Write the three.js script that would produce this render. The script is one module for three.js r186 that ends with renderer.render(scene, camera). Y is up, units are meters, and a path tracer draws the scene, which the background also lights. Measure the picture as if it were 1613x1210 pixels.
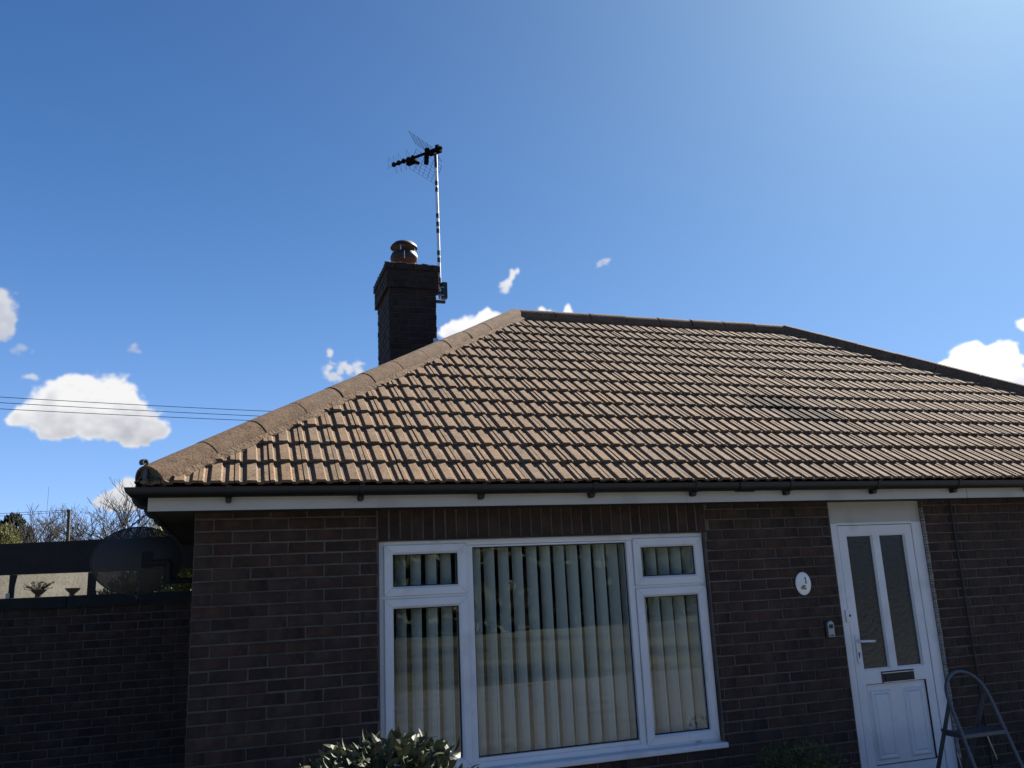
import * as THREE from 'three';
import { mergeGeometries } from 'three/addons/utils/BufferGeometryUtils.js';
import { RoundedBoxGeometry } from 'three/addons/geometries/RoundedBoxGeometry.js';

// ---------- camera, sky, sun, exposure ----------
const scene = new THREE.Scene();
const camera = new THREE.PerspectiveCamera(49.16, 4 / 3, 0.05, 900);
camera.position.set(0.2427, 1.684, 5.5865);
camera.rotation.set(0.2301, -0.3217, -0.0457, 'YXZ');
scene.add(camera);
const renderer = new THREE.WebGLRenderer({ antialias: true });
renderer.setSize(1024, 768);
renderer.toneMapping = THREE.LinearToneMapping;
const EXPOSURE = 4.0;
renderer.toneMappingExposure = EXPOSURE;
renderer.shadowMap.enabled = true;
const rad = Math.PI / 180;
const SUN_AZ = 58 * rad, SUN_EL = 37 * rad;      // azimuth from the facade's rear normal towards +x
const SUN = new THREE.Vector3(Math.sin(SUN_AZ) * Math.cos(SUN_EL), Math.sin(SUN_EL), -Math.cos(SUN_AZ) * Math.cos(SUN_EL));
const sun = new THREE.DirectionalLight(new THREE.Color(1, 0.95, 0.87), 5);
sun.position.copy(SUN).multiplyScalar(60).add(new THREE.Vector3(4, 0, -2));
sun.target.position.set(4, 0, -2);
sun.castShadow = true;
Object.assign(sun.shadow.camera, { left: -16, right: 16, top: 16, bottom: -16, near: 1, far: 140 });
sun.shadow.mapSize.set(4096, 4096); sun.shadow.bias = -0.0004;
scene.add(sun, sun.target);

// ---------- noise ----------
let seed = 12345;
const rnd = () => { seed = (seed * 1664525 + 1013904223) >>> 0; return seed / 4294967296; };
const rr = (a, b) => a + (b - a) * rnd();
const pick = (a) => a[Math.floor(rnd() * a.length)];
function h3(x, y, z) { let n = Math.imul(x, 374761393) ^ Math.imul(y, 668265263) ^ Math.imul(z, 2147483647 ^ 974634777); n = Math.imul(n ^ (n >>> 13), 1274126177); return ((n ^ (n >>> 16)) >>> 0) / 4294967296; }
function vnoise(x, y, z = 0, per = 0) {
  const xi = Math.floor(x), yi = Math.floor(y), zi = Math.floor(z), f = (t) => t * t * (3 - 2 * t);
  const u = f(x - xi), v = f(y - yi), w = f(z - zi), m = (k) => per ? ((k % per) + per) % per : k;
  const L = (a, b, t) => a + (b - a) * t, H = (i, j, k) => h3(m(xi + i), m(yi + j), zi + k);
  const a = L(L(H(0, 0, 0), H(1, 0, 0), u), L(H(0, 1, 0), H(1, 1, 0), u), v);
  if (w === 0) return a;
  return L(a, L(L(H(0, 0, 1), H(1, 0, 1), u), L(H(0, 1, 1), H(1, 1, 1), u), v), w);
}
function fbm(x, y, oct, z = 0, per = 0) { let s = 0, a = 0.5, n = 0; for (let i = 0; i < oct; i++) { s += a * vnoise(x, y, z + i * 7, per); n += a; a *= 0.5; x *= 2; y *= 2; per *= 2; } return s / n; }
const clamp = (x, a = 0, b = 1) => Math.min(b, Math.max(a, x));
const sstep = (a, b, x) => { const t = clamp((x - a) / (b - a)); return t * t * (3 - 2 * t); };

// ---------- sky: air and cumulus as a computed map of directions ----------
// clouds: lists of [azimuth, elevation, half width, half height] in degrees; look: opacity, white, base grey, erosion
const CLOUDS = [
  { b: [[-9.9, 11.6, 2.3, 1.8], [-8.5, 11.95, 2.5, 1.75], [-10.45, 10.7, 2.6, 1.2], [-7.1, 10.85, 2.4, 1.3], [-5.4, 10.1, 1.3, 0.7], [-12.0, 10.8, 1.5, 0.6], [-8.3, 10.1, 3.4, 0.8]], w: 0.93, g: 0.55, e: 0.66, o: 1.0, base: 9.4, top: 13.3 },
  { b: [[-14.3, 16.8, 1.2, 1.5], [-14.0, 15.9, 0.8, 0.9], [-15.5, 17, 1.5, 1.6]], w: 0.75, g: 0.5, e: 0.6, o: 0.85, base: 15, top: 18 },
  { b: [[-5.8, 6.3, 1.8, 1.1], [-7.3, 6.0, 0.9, 0.6], [-4.3, 6.0, 1.6, 1.1]], w: 0.8, g: 0.5, e: 0.45, o: 0.95, base: 4.6, top: 7.6 },
  { b: [[6.1, 14.25, 1.0, 0.8], [7.6, 14.55, 0.75, 0.65], [5.77, 15.55, 0.3, 0.4]], w: 0.8, g: 0.65, e: 1.1, o: 0.85, base: 13, top: 15.2 },
  { b: [[15.8, 17.0, 2.0, 1.0], [14.5, 16.7, 1.1, 0.7], [17.4, 17.65, 1.2, 0.6], [19, 17.3, 1.0, 0.7], [21.1, 17.9, 0.5, 0.6], [22.6, 17.7, 0.4, 0.55]], w: 1.0, g: 0.7, e: 0.7, o: 1.0, base: 15.6, top: 18 },
  { b: [[18.25, 19.75, 0.5, 0.55], [18.55, 20.25, 0.45, 0.55], [18.9, 20.75, 0.4, 0.45]], w: 0.9, g: 0.75, e: 1.0, o: 0.9, base: 19, top: 21 },
  { b: [[25.4, 21.1, 0.75, 0.35]], w: 0.8, g: 0.7, e: 1.1, o: 0.7, base: 20.7, top: 21.5 },
  { b: [[47.8, 11.3, 2.3, 1.35], [46.3, 11.0, 1.9, 0.9], [49.1, 11.85, 1.4, 0.85], [49.7, 10.2, 2.0, 0.8], [47.8, 9.8, 3.5, 1.2]], w: 1.35, g: 0.75, e: 0.62, o: 1.0, base: 9.5, top: 12.6 },
  { b: [[50.3, 11.45, 0.45, 0.4]], w: 1.25, g: 0.9, e: 0.7, o: 1, base: 11, top: 12 },
  { b: [[50.9, 13.3, 0.6, 0.35], [51.4, 13.0, 0.6, 0.4]], w: 1.2, g: 0.9, e: 0.8, o: 1, base: 12.8, top: 13.8 },
  { b: [[-6.64, 15.4, 0.5, 0.35]], w: 0.7, g: 0.6, e: 0.9, o: 0.55, base: 15, top: 16 },
  { b: [[-12.3, 13.05, 0.45, 0.26]], w: 0.8, g: 0.6, e: 0.9, o: 0.7, base: 12.8, top: 13.4 },
  { b: [[-12.9, 14.7, 0.7, 0.3]], w: 0.7, g: 0.6, e: 1.0, o: 0.4, base: 14.4, top: 15 },
];
// the same kind of small cumulus goes on round the rest of the horizon
for (let k = 0; k < 26; k++) {
  const a = 70 + k * 10.2 + rr(-4, 4), e = rr(7, 19), s = rr(0.9, 2.8), b = [];
  for (let i = 0; i < 5; i++) b.push([a + rr(-1.6, 1.6) * s, e + rr(-0.3, 0.5) * s, rr(0.7, 1.5) * s, rr(0.4, 0.9) * s]);
  CLOUDS.push({ b, w: 1.0, g: 0.6, e: 0.6, o: 0.95, base: e - s * 0.8, top: e + s });
}
function airColor(el, cosSun) {
  const g = Math.acos(clamp(cosSun, -1, 1)) / rad, h1 = Math.exp(-Math.max(el, 0) / 9), h2 = Math.exp(-Math.max(el, 0) / 18), gl = Math.exp(-g / 14), ge = Math.exp(-g / 35);
  return [0.006 + 0.444 * h1 + 0.114 * h2 + 0.474 * gl + 0.10 * ge, 0.038 + 0.304 * h1 + 0.499 * h2 + 0.547 * gl + 0.20 * ge, 0.190 + 1.15 * h2 + 0.40 * gl + 0.35 * ge];
}
{
  const W = 4096, H = 2048, data = new Float32Array(W * H * 4);
  const rowsBelow = H / 2;
  const cls = CLOUDS.map((c) => ({ ...c, lo: Math.min(...c.b.map((q) => q[1] - q[3] * 1.7)), hi: Math.max(...c.b.map((q) => q[1] + q[3] * 1.7)), al: Math.min(...c.b.map((q) => q[0] - q[2] * 1.7)), ah: Math.max(...c.b.map((q) => q[0] + q[2] * 1.7)) }));
  for (let j = 0; j < H; j++) {
    const el = (j + 0.5) / H * 180 - 90, ce = Math.cos(el * rad), se = Math.sin(el * rad);
    if (j < rowsBelow - 40 && j > 0) { data.copyWithin(j * W * 4, 0, W * 4); continue; }
    const near = cls.filter((c) => el > c.lo && el < c.hi);
    for (let i = 0; i < W; i++) {
      const phi = ((i + 0.5) / W - 0.5) * 2 * Math.PI, x = Math.cos(phi) * ce, z = Math.sin(phi) * ce;
      let col = airColor(el, x * SUN.x + se * SUN.y + z * SUN.z);
      if (near.length) {
        let az = Math.atan2(x, -z) / rad;
        for (const c of near) {
          let a = az; if (a < c.al - 1 && a + 360 < c.ah + 1) a += 360;
          if (a < c.al || a > c.ah) continue;
          const s = c.b[0][2] > 1.4 ? 1 : 1.8, wx = (fbm(a * 0.9 * s + 31, el * 0.9 * s + 7, 4, 3) - 0.5) * 1.1 / s, wy = (fbm(a * 0.9 * s + 71, el * 0.9 * s + 47, 4, 9) - 0.5) * 1.1 / s;
          let d = 0;
          for (const q of c.b) { const dx = (a + wx - q[0]) / q[2], dy = (el + wy - q[1]) / q[3]; d += Math.max(0, 1 - (dx * dx + dy * dy) / 1.45); }
          if (d <= 0) continue;
          const n = fbm(a * 1.7 * s, el * 2.1 * s, 6, 21);
          const dens = Math.min(d * 1.12, 1.25) - c.e * (n * 1.3 - 0.15);
          const al = sstep(0.0, c.b[0][2] > 1.4 ? 0.42 : 0.62, dens) * c.o;
          if (al <= 0) continue;
          const up = clamp((el - c.base) / (c.top - c.base)), m = fbm(a * 0.9 + 5, el * 1.4 + 3, 5, 40);
          const lit = clamp(0.15 + 1.15 * up + (m - 0.5) * 1.3 + (1 - sstep(0.2, 0.9, dens)) * 0.35);
          const v = c.g + (c.w - c.g) * lit, cc = [v * (0.95 + 0.05 * lit), v * (0.97 + 0.03 * lit), v * (1.06 - 0.05 * lit)];
          col = col.map((k, t) => k + (cc[t] - k) * al);
        }
      }
      const o = (j * W + i) * 4;
      data[o] = col[0] / EXPOSURE; data[o + 1] = col[1] / EXPOSURE; data[o + 2] = col[2] / EXPOSURE; data[o + 3] = 1;
    }
  }
  const sky = new THREE.DataTexture(data, W, H, THREE.RGBAFormat, THREE.FloatType);
  sky.mapping = THREE.EquirectangularReflectionMapping; sky.magFilter = sky.minFilter = THREE.LinearFilter; sky.needsUpdate = true;
  scene.background = sky; scene.environment = sky;
}

// ---------- textures and materials ----------
function tex(n, fn, metres, srgb) {
  const d = new Uint8Array(n * n * 4);
  for (let j = 0; j < n; j++) for (let i = 0; i < n; i++) { const c = fn(i / n, j / n), o = (j * n + i) * 4; for (let k = 0; k < 3; k++) d[o + k] = clamp(Array.isArray(c) ? c[k] : c) * 255; d[o + 3] = 255; }
  const t = new THREE.DataTexture(d, n, n, THREE.RGBAFormat);
  t.wrapS = t.wrapT = THREE.RepeatWrapping; t.magFilter = THREE.LinearFilter; t.minFilter = THREE.LinearMipmapLinearFilter; t.generateMipmaps = true;
  t.repeat.set(1 / metres, 1 / metres); if (srgb) t.colorSpace = THREE.SRGBColorSpace; t.needsUpdate = true;
  return t;
}
// multiplicative grain maps (linear values around white)
const granule = tex(512, (u, v) => { const s = 0.35 * h3(Math.floor(u * 256), Math.floor(v * 256), 5) + 0.65 * fbm(u * 85, v * 85, 2, 5, 85), f = fbm(u * 8, v * 8, 4, 2, 8), k = 0.50 + 0.75 * (s - 0.3) + 0.36 * (f - 0.5) + (s > 0.72 ? 0.12 : 0) - (s < 0.26 ? 0.15 : 0), t = (fbm(u * 18, v * 18, 3, 8, 18) - 0.5) * 0.16; return [k + t, k, k - t]; }, 0.6);
const granuleBump = tex(512, (u, v) => 0.5 * h3(Math.floor(u * 256), Math.floor(v * 256), 6) + 0.5 * fbm(u * 32, v * 32, 3, 4, 32), 0.6);
const brickMap = tex(512, (u, v) => { const f = fbm(u * 6, v * 6, 5, 11, 6), g = fbm(u * 40, v * 40, 2, 12, 40), s = sstep(0.58, 0.75, fbm(u * 4, v * 4, 4, 15, 4)); const k = 0.5 + 0.7 * (f - 0.5) + 0.35 * (g - 0.5); return [k + 0.22 * s, k + 0.26 * s, k + 0.28 * s]; }, 1.1);
const brickBump = tex(512, (u, v) => 0.6 * fbm(u * 20, v * 20, 5, 13, 20) + 0.4 * fbm(u * 90, v * 90, 2, 14, 90), 0.8);
const stainMap = tex(512, (u, v) => 0.5 + 0.55 * (fbm(u * 3, v * 9, 5, 22, 3) - 0.5) + 0.25 * (fbm(u * 60, v * 60, 2, 23, 60) - 0.5), 2.4);
const softBump = tex(256, (u, v) => fbm(u * 24, v * 24, 4, 31, 24), 0.5);
const dirtMap = tex(512, (u, v) => 0.86 + 0.22 * (fbm(u * 5, v * 5, 6, 33, 5) - 0.5) - 0.10 * sstep(0.6, 0.8, fbm(u * 9, v * 9, 4, 34, 9)), 1.7);
const grassMap = tex(512, (u, v) => { const a = fbm(u * 7, v * 7, 5, 41, 7), b = h3(Math.floor(u * 512), Math.floor(v * 512), 42); const k = 0.35 + 0.5 * a + 0.3 * (b - 0.5); return [k * 0.95, k, k * 0.7]; }, 3);

const lawnMap = tex(512, (u, v) => { const a = fbm(u * 5, v * 9, 6, 44, 5), b = h3(Math.floor(u * 512), Math.floor(v * 512), 42), k = 0.42 + 1.5 * (a - 0.5) + 0.12 * (b - 0.5); return [k * 1.02, k, k * 0.85]; }, 14);

const C = (r, g, b) => new THREE.Color().setRGB(r, g, b);
const M = (color, o = {}) => new THREE.MeshStandardMaterial({ color, roughness: 0.8, ...o });
const MP = (color, o = {}) => new THREE.MeshPhysicalMaterial({ color, roughness: 1, specularIntensity: 0.15, ...o });
const mat = {
  tile: MP(C(0.232, 0.158, 0.101), { map: granule, bumpMap: granuleBump, bumpScale: 0.0016, roughness: 0.95, vertexColors: true }),
  ridge: MP(C(0.180, 0.121, 0.080), { map: granule, bumpMap: granuleBump, bumpScale: 0.0022, roughness: 0.95 }),
  mortarBed: MP(C(0.182, 0.125, 0.083), { map: granule, bumpMap: softBump, bumpScale: 0.006, roughness: 1 }),
  felt2: M(C(0.006, 0.006, 0.006), { roughness: 0.9 }),
  felt: M(C(0.02, 0.018, 0.016)),
  mortar: M(C(0.19, 0.165, 0.138), { bumpMap: softBump, bumpScale: 0.003, map: stainMap, roughness: 1 }),
  sootMortar: M(C(0.055, 0.05, 0.045), { bumpMap: softBump, bumpScale: 0.004, roughness: 1 }),
  soot: M(C(0.036, 0.022, 0.017), { map: brickMap, bumpMap: brickBump, bumpScale: 0.005, roughness: 0.95 }),
  sootLichen: M(C(0.042, 0.038, 0.024), { map: brickMap, bumpMap: brickBump, bumpScale: 0.006, roughness: 1 }),
  terracotta: M(C(0.24, 0.066, 0.034), { map: stainMap, bumpMap: softBump, bumpScale: 0.002, roughness: 0.8 }),
  cowl: M(C(0.045, 0.016, 0.011), { map: stainMap, roughness: 0.6 }),
  steel: M(C(0.55, 0.55, 0.56), { metalness: 0.9, roughness: 0.4 }),
  blackPlastic: M(C(0.010, 0.010, 0.011), { roughness: 0.5 }),
  gutter: M(C(0.006, 0.0065, 0.0075), { roughness: 0.5 }),
  upvc: new THREE.MeshPhysicalMaterial({ color: C(0.80, 0.81, 0.82), roughness: 0.32, map: dirtMap, clearcoat: 0.15 }),
  fasciaWhite: M(C(0.50, 0.48, 0.43), { roughness: 0.45, map: dirtMap }),
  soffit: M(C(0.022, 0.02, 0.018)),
  gasket: M(C(0.01, 0.01, 0.01), { roughness: 0.6 }),
  glass: new THREE.MeshPhysicalMaterial({ color: C(0.93, 0.97, 0.95), roughness: 0.0, transmission: 1, thickness: 0, ior: 1.52 }),
  obscure: new THREE.MeshPhysicalMaterial({ color: C(0.10, 0.11, 0.10), roughness: 0.25, transmission: 0.7, thickness: 0, bumpMap: softBump, bumpScale: 0.002 }),
  slat: new THREE.MeshPhysicalMaterial({ color: C(0.55, 0.54, 0.515), roughness: 0.95, transmission: 0.12, thickness: 0, bumpMap: brickBump, bumpScale: 0.001 }),
  plaster: M(C(0.35, 0.33, 0.3)),
  alu: M(C(0.42, 0.43, 0.45), { metalness: 0.75, roughness: 0.45 }),
  ladder: M(C(0.085, 0.09, 0.10), { metalness: 0.3, roughness: 0.5 }),
  timber: M(C(0.036, 0.031, 0.023), { map: stainMap, roughness: 0.85 }),
  coping: M(C(0.026, 0.028, 0.026), { map: stainMap, bumpMap: softBump, bumpScale: 0.004, roughness: 0.9 }),
  render: M(C(0.25, 0.225, 0.175), { map: stainMap, bumpMap: softBump, bumpScale: 0.003, roughness: 1 }),
  stone: M(C(0.055, 0.05, 0.042), { map: stainMap, roughness: 1 }),
  bark: M(C(0.075, 0.06, 0.045), { roughness: 1 }),
  paleBark: M(C(0.05, 0.044, 0.038), { roughness: 1 }),
  ground: M(C(0.10, 0.10, 0.06), { map: lawnMap, roughness: 1 }),
  drive: M(C(0.20, 0.195, 0.185), { map: stainMap, bumpMap: softBump, bumpScale: 0.004, roughness: 0.95 }),
  soil: M(C(0.04, 0.03, 0.022), { map: stainMap, roughness: 1 }),
  cable: M(C(0.012, 0.012, 0.014), { roughness: 0.6 }),
};
const brickTones = [[0.072, 0.036, 0.024], [0.066, 0.035, 0.025], [0.080, 0.038, 0.025], [0.060, 0.034, 0.026], [0.070, 0.040, 0.029], [0.076, 0.042, 0.030]].map((c) => M(C(c[0] * 1.1, c[1] * 1.18, c[2] * 1.12), { map: brickMap, bumpMap: brickBump, bumpScale: 0.003, roughness: 0.93 }));
const leafMat = (r, g, b, rough = 0.8, tr = 0.35) => new THREE.MeshPhysicalMaterial({ color: C(r, g, b), roughness: rough, transmission: tr, thickness: 0, side: THREE.DoubleSide, specularIntensity: 0.35 });

// ---------- object helpers ----------
const counts = {};
const numbered = (n) => { counts[n] = (counts[n] ?? -1) + 1; return counts[n] ? `${n}_${String(counts[n]).padStart(3, '0')}` : n; };
function describe(o, label, category, group) { o.userData.label = label; o.userData.category = category; if (group) o.userData.group = group; return o; }
function thing(name, label, category, pos = [0, 0, 0], group) { const g = new THREE.Group(); g.name = numbered(name); g.position.set(...pos); describe(g, label, category, group); scene.add(g); return g; }
function part(parent, name, geo, m) { const me = new THREE.Mesh(Array.isArray(geo) ? mergeAll(geo) : geo, m); me.name = parent === scene ? numbered(name) : name; me.castShadow = me.receiveShadow = true; parent.add(me); return me; }
function assembly(parent, name) { const g = new THREE.Group(); g.name = name; parent.add(g); return g; }
// flat non-indexed geometry with uv in metres from the face's main direction
function flat(geo, off = [0, 0], keepNormals = false) {
  let g = geo.index ? geo.toNonIndexed() : geo;
  if (!keepNormals || !g.attributes.normal) g.computeVertexNormals();
  const p = g.attributes.position, uv = new Float32Array(p.count * 2), a = new THREE.Vector3(), b = new THREE.Vector3(), c = new THREE.Vector3(), n = new THREE.Vector3();
  for (let i = 0; i < p.count; i += 3) {
    a.fromBufferAttribute(p, i); b.fromBufferAttribute(p, i + 1); c.fromBufferAttribute(p, i + 2);
    n.copy(b).sub(a).cross(c.clone().sub(a)); const x = Math.abs(n.x), y = Math.abs(n.y), z = Math.abs(n.z);
    [a, b, c].forEach((q, k) => { const [s, t] = z >= x && z >= y ? [q.x, q.y] : y >= x ? [q.x, q.z] : [q.z, q.y]; uv[(i + k) * 2] = s + off[0]; uv[(i + k) * 2 + 1] = t + off[1]; });
  }
  g.setAttribute('uv', new THREE.BufferAttribute(uv, 2));
  return g;
}
function mergeAll(list) {
  const keep = ['position', 'normal', 'uv']; if (list.every((g) => g.attributes.color)) keep.push('color');
  return mergeGeometries(list.map((g) => { const q = g.index ? g.toNonIndexed() : g; for (const k of Object.keys(q.attributes)) if (!keep.includes(k)) q.deleteAttribute(k); return q; }));
}
const bx = (x0, x1, y0, y1, z0, z1, off) => flat(new THREE.BoxGeometry(x1 - x0, y1 - y0, z1 - z0).translate((x0 + x1) / 2, (y0 + y1) / 2, (z0 + z1) / 2), off);
const rb = (x0, x1, y0, y1, z0, z1, r = 0.006, seg = 2) => flat(new RoundedBoxGeometry(x1 - x0, y1 - y0, z1 - z0, seg, r).translate((x0 + x1) / 2, (y0 + y1) / 2, (z0 + z1) / 2), [0, 0], true);
function rod(a, b, r0, r1 = r0, n = 8, open = false) {
  const A = new THREE.Vector3(...a), B = new THREE.Vector3(...b), d = B.clone().sub(A), L = d.length();
  const g = new THREE.CylinderGeometry(r1, r0, L, n, 1, open).translate(0, L / 2, 0);
  g.applyQuaternion(new THREE.Quaternion().setFromUnitVectors(new THREE.Vector3(0, 1, 0), d.normalize())).translate(A.x, A.y, A.z);
  return g;
}
const tube = (pts, r, n = 40, m = 8) => new THREE.TubeGeometry(new THREE.CatmullRomCurve3(pts.map((p) => new THREE.Vector3(...p))), n, r, m);
function quads(list) { // list of [a,b,c,d] corner arrays
  const p = []; for (const [a, b, c, d] of list) p.push(...a, ...b, ...c, ...a, ...c, ...d);
  const g = new THREE.BufferGeometry(); g.setAttribute('position', new THREE.BufferAttribute(new Float32Array(p), 3)); return g;
}
camera.updateMatrixWorld(); camera.updateProjectionMatrix();
const eye = camera.position;
function seen(x, y, z) { const q = new THREE.Vector3(x, y, z).project(camera); return q.z < 1 && Math.abs(q.x) < 1.02 && Math.abs(q.y) < 1.02; }
const nearScore = (x, y, z) => (seen(x, y, z) ? 1 : 1e-4) / ((x - eye.x) ** 2 + (y - eye.y) ** 2 + (z - eye.z) ** 2);

// ---------- ground ----------
{
  const g = part(scene, 'ground', flat(new THREE.PlaneGeometry(700, 700, 1, 1).rotateX(-Math.PI / 2)), mat.ground); g.userData.kind = 'structure';
  const d = part(scene, 'driveway', flat(new THREE.PlaneGeometry(60, 6.4).rotateX(-Math.PI / 2).translate(4, 0.004, 5.2)), mat.drive); d.userData.kind = 'structure';
  const f = part(scene, 'flower_bed', flat(new THREE.PlaneGeometry(4.4, 1.7).rotateX(-Math.PI / 2).translate(2.3, 0.008, 1.1)), mat.soil); f.userData.kind = 'structure';
}

// ---------- the bungalow ----------
const W = 10.17, D = 6.5, SOF = 2.172;            // house width, depth, soffit height; facade in the plane z = 0
const WIN = { x0: 1.137, x1: 3.56, y0: 0.500, y1: 1.974 }, DOOR = { x0: 4.69, x1: 5.612, y0: 0.06, y1: SOF };
const house = thing('bungalow', 'dark red brick bungalow with a brown tiled hip roof and white door', 'bungalow', [0, 0, 0]);

// bricks
const brickForms = [];
function brickGeo(w, h, depth, off) {
  const j = () => rr(-0.0026, 0.0022), X = w / 2, Y = h / 2, c = 0.0035;
  const back = [[-X, -Y, -depth], [X, -Y, -depth], [X, Y, -depth], [-X, Y, -depth]];
  const mid = [[-X + j(), -Y + j(), -c], [X + j(), -Y + j(), -c], [X + j(), Y + j(), -c], [-X + j(), Y + j(), -c]];
  const fr = mid.map(([x, y]) => [x - Math.sign(x) * c * rr(0.7, 1.5), y - Math.sign(y) * c * rr(0.7, 1.5), rr(-0.0008, 0.0012)]);
  const q = [[fr[0], fr[1], fr[2], fr[3]]];
  for (let i = 0; i < 4; i++) { const k = (i + 1) % 4; q.push([mid[i], mid[k], fr[k], fr[i]], [back[i], back[k], mid[k], mid[i]]); }
  return flat(quads(q), off);
}
for (let i = 0; i < 9; i++) brickForms.push(brickGeo(0.2155, 0.0655, 0.02, [i * 0.37, i * 0.61]));
{
  const wall = assembly(house, 'front_wall');
  const zb = -0.28, zf = -0.0055;
  part(wall, 'mortar', [
    bx(0, WIN.x0, 0, SOF + 0.1, zb, zf), bx(WIN.x0, WIN.x1, 0, WIN.y0, zb, zf), bx(WIN.x0, WIN.x1, WIN.y1, SOF + 0.1, zb, zf),
    bx(WIN.x1, DOOR.x0, 0, SOF + 0.1, zb, zf), bx(DOOR.x0, DOOR.x1, 0, DOOR.y0, zb, zf), bx(DOOR.x1, W, 0, SOF + 0.1, zb, zf)], mat.mortar);
  const spots = [];
  for (let r = -4; r <= 25; r++) {
    const y = 1.95 - 0.075 * r, lo = y - 0.0375, hi = y + 0.0375, cuts = [[0, W]];
    const hole = (a, b) => { for (let i = cuts.length - 1; i >= 0; i--) { const [p, q] = cuts[i]; if (b <= p || a >= q) continue; cuts.splice(i, 1); if (a - p > 0.02) cuts.push([p, a]); if (q - b > 0.02) cuts.push([b, q]); } };
    if (lo < WIN.y1 + 0.25 && hi > WIN.y1 - 0.02) hole(1.1275, 3.5775);       // soldier course
    else if (lo < WIN.y1 - 0.02 && hi > WIN.y0) hole(WIN.x0 - 0.006, WIN.x1 + 0.006);
    if (hi > DOOR.y0) hole(DOOR.x0 - 0.006, DOOR.x1 + 0.006);
    const s = (r % 2 === 0) ? 0.5 : 0;
    for (let i = -1; i < 47; i++) {
      const a0 = Math.max(0, (i + s) * 0.225), b0 = (i + s + 1) * 0.225;
      for (const [p, q] of cuts) { const a = Math.max(a0, p), b = Math.min(b0, q); if (b - a > 0.03) spots.push({ x: (a + b) / 2 , y, w: b - a - 0.0095, h: 0.0655, up: false }); }
    }
  }
  for (let i = 0; i < 32; i++) spots.push({ x: 1.1275 + 0.0383 + i * 0.07656, y: WIN.y1 + 0.011 + 0.1075, w: 0.0665, h: 0.2155, up: true });
  for (const s of spots) s.score = nearScore(s.x, s.y, 0) * s.w;
  spots.sort((a, b) => b.score - a.score);
  const rest = [];
  spots.forEach((s, i) => {
    const form = pick(brickForms), m = s.up ? brickTones[Math.floor(rr(0, 3))] : pick(brickTones), me = new THREE.Mesh(form, m);
    me.name = 'brick'; me.position.set(s.x + rr(-0.001, 0.001), s.y + rr(-0.0012, 0.0012), rr(-0.0012, 0.0012));
    me.rotation.z = (s.up ? Math.PI / 2 : 0) + rr(-0.004, 0.004); me.rotation.x = rr(-0.01, 0.01); me.rotation.y = rr(-0.006, 0.006);
    me.scale.set((s.up ? s.h : s.w) / 0.2155, (s.up ? s.w : s.h) / 0.0655 * rr(0.965, 1.01), 1);
    if (i < 300) { me.castShadow = me.receiveShadow = true; wall.add(me); } else { me.updateMatrix(); rest.push(form.clone().applyMatrix4(me.matrix)); }
  });
  const r = part(wall, 'brickwork', rest, brickTones[1]); r.userData.kind = 'stuff';
  // side and back walls, floor, ceiling and partition
  const RW = { x0: 2.80, x1: 2.955, y0: 1.15, y1: 2.08 };
  part(house, 'side_wall', [bx(0.004, 0.28, 0, SOF + 0.1, -D + 0.28, zb)], mat.mortar);
  part(house, 'side_wall', [bx(W - 0.28, W - 0.004, 0, SOF + 0.1, -D + 0.28, zb)], mat.mortar);
  part(house, 'rear_wall', [bx(0, RW.x0, 0, SOF + 0.1, -D, -D + 0.28), bx(RW.x1, W, 0, SOF + 0.1, -D, -D + 0.28), bx(RW.x0, RW.x1, 0, RW.y0, -D, -D + 0.28), bx(RW.x0, RW.x1, RW.y1, SOF + 0.1, -D, -D + 0.28)], mat.mortar);
  part(house, 'rear_window', bx(RW.x0, RW.x1, RW.y0, RW.y1, -D + 0.1, -D + 0.104), mat.glass);
  part(house, 'inner_floor', bx(0.28, W - 0.28, 0.02, 0.1, -D + 0.28, zb), mat.plaster);
  part(house, 'inner_ceiling', bx(0.28, W - 0.28, SOF + 0.02, SOF + 0.08, -D + 0.28, zb), mat.plaster);
  part(house, 'inner_partition', bx(4.2, 4.3, 0.1, SOF + 0.02, -D + 0.28, zb), mat.plaster);
  const side = [];
  for (let r2 = -3; r2 <= 25; r2++) for (let i = 0; i < 29; i++) side.push(pick(brickForms).clone().scale(0.995, 1, 1).rotateY(-Math.PI / 2).translate(0, 1.95 - 0.075 * r2, -0.12 - 0.225 * (i + (r2 % 2 === 0 ? 0.5 : 0))));
  const sb = part(house, 'side_brickwork', side, brickTones[1]); sb.userData.kind = 'stuff';
}

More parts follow.
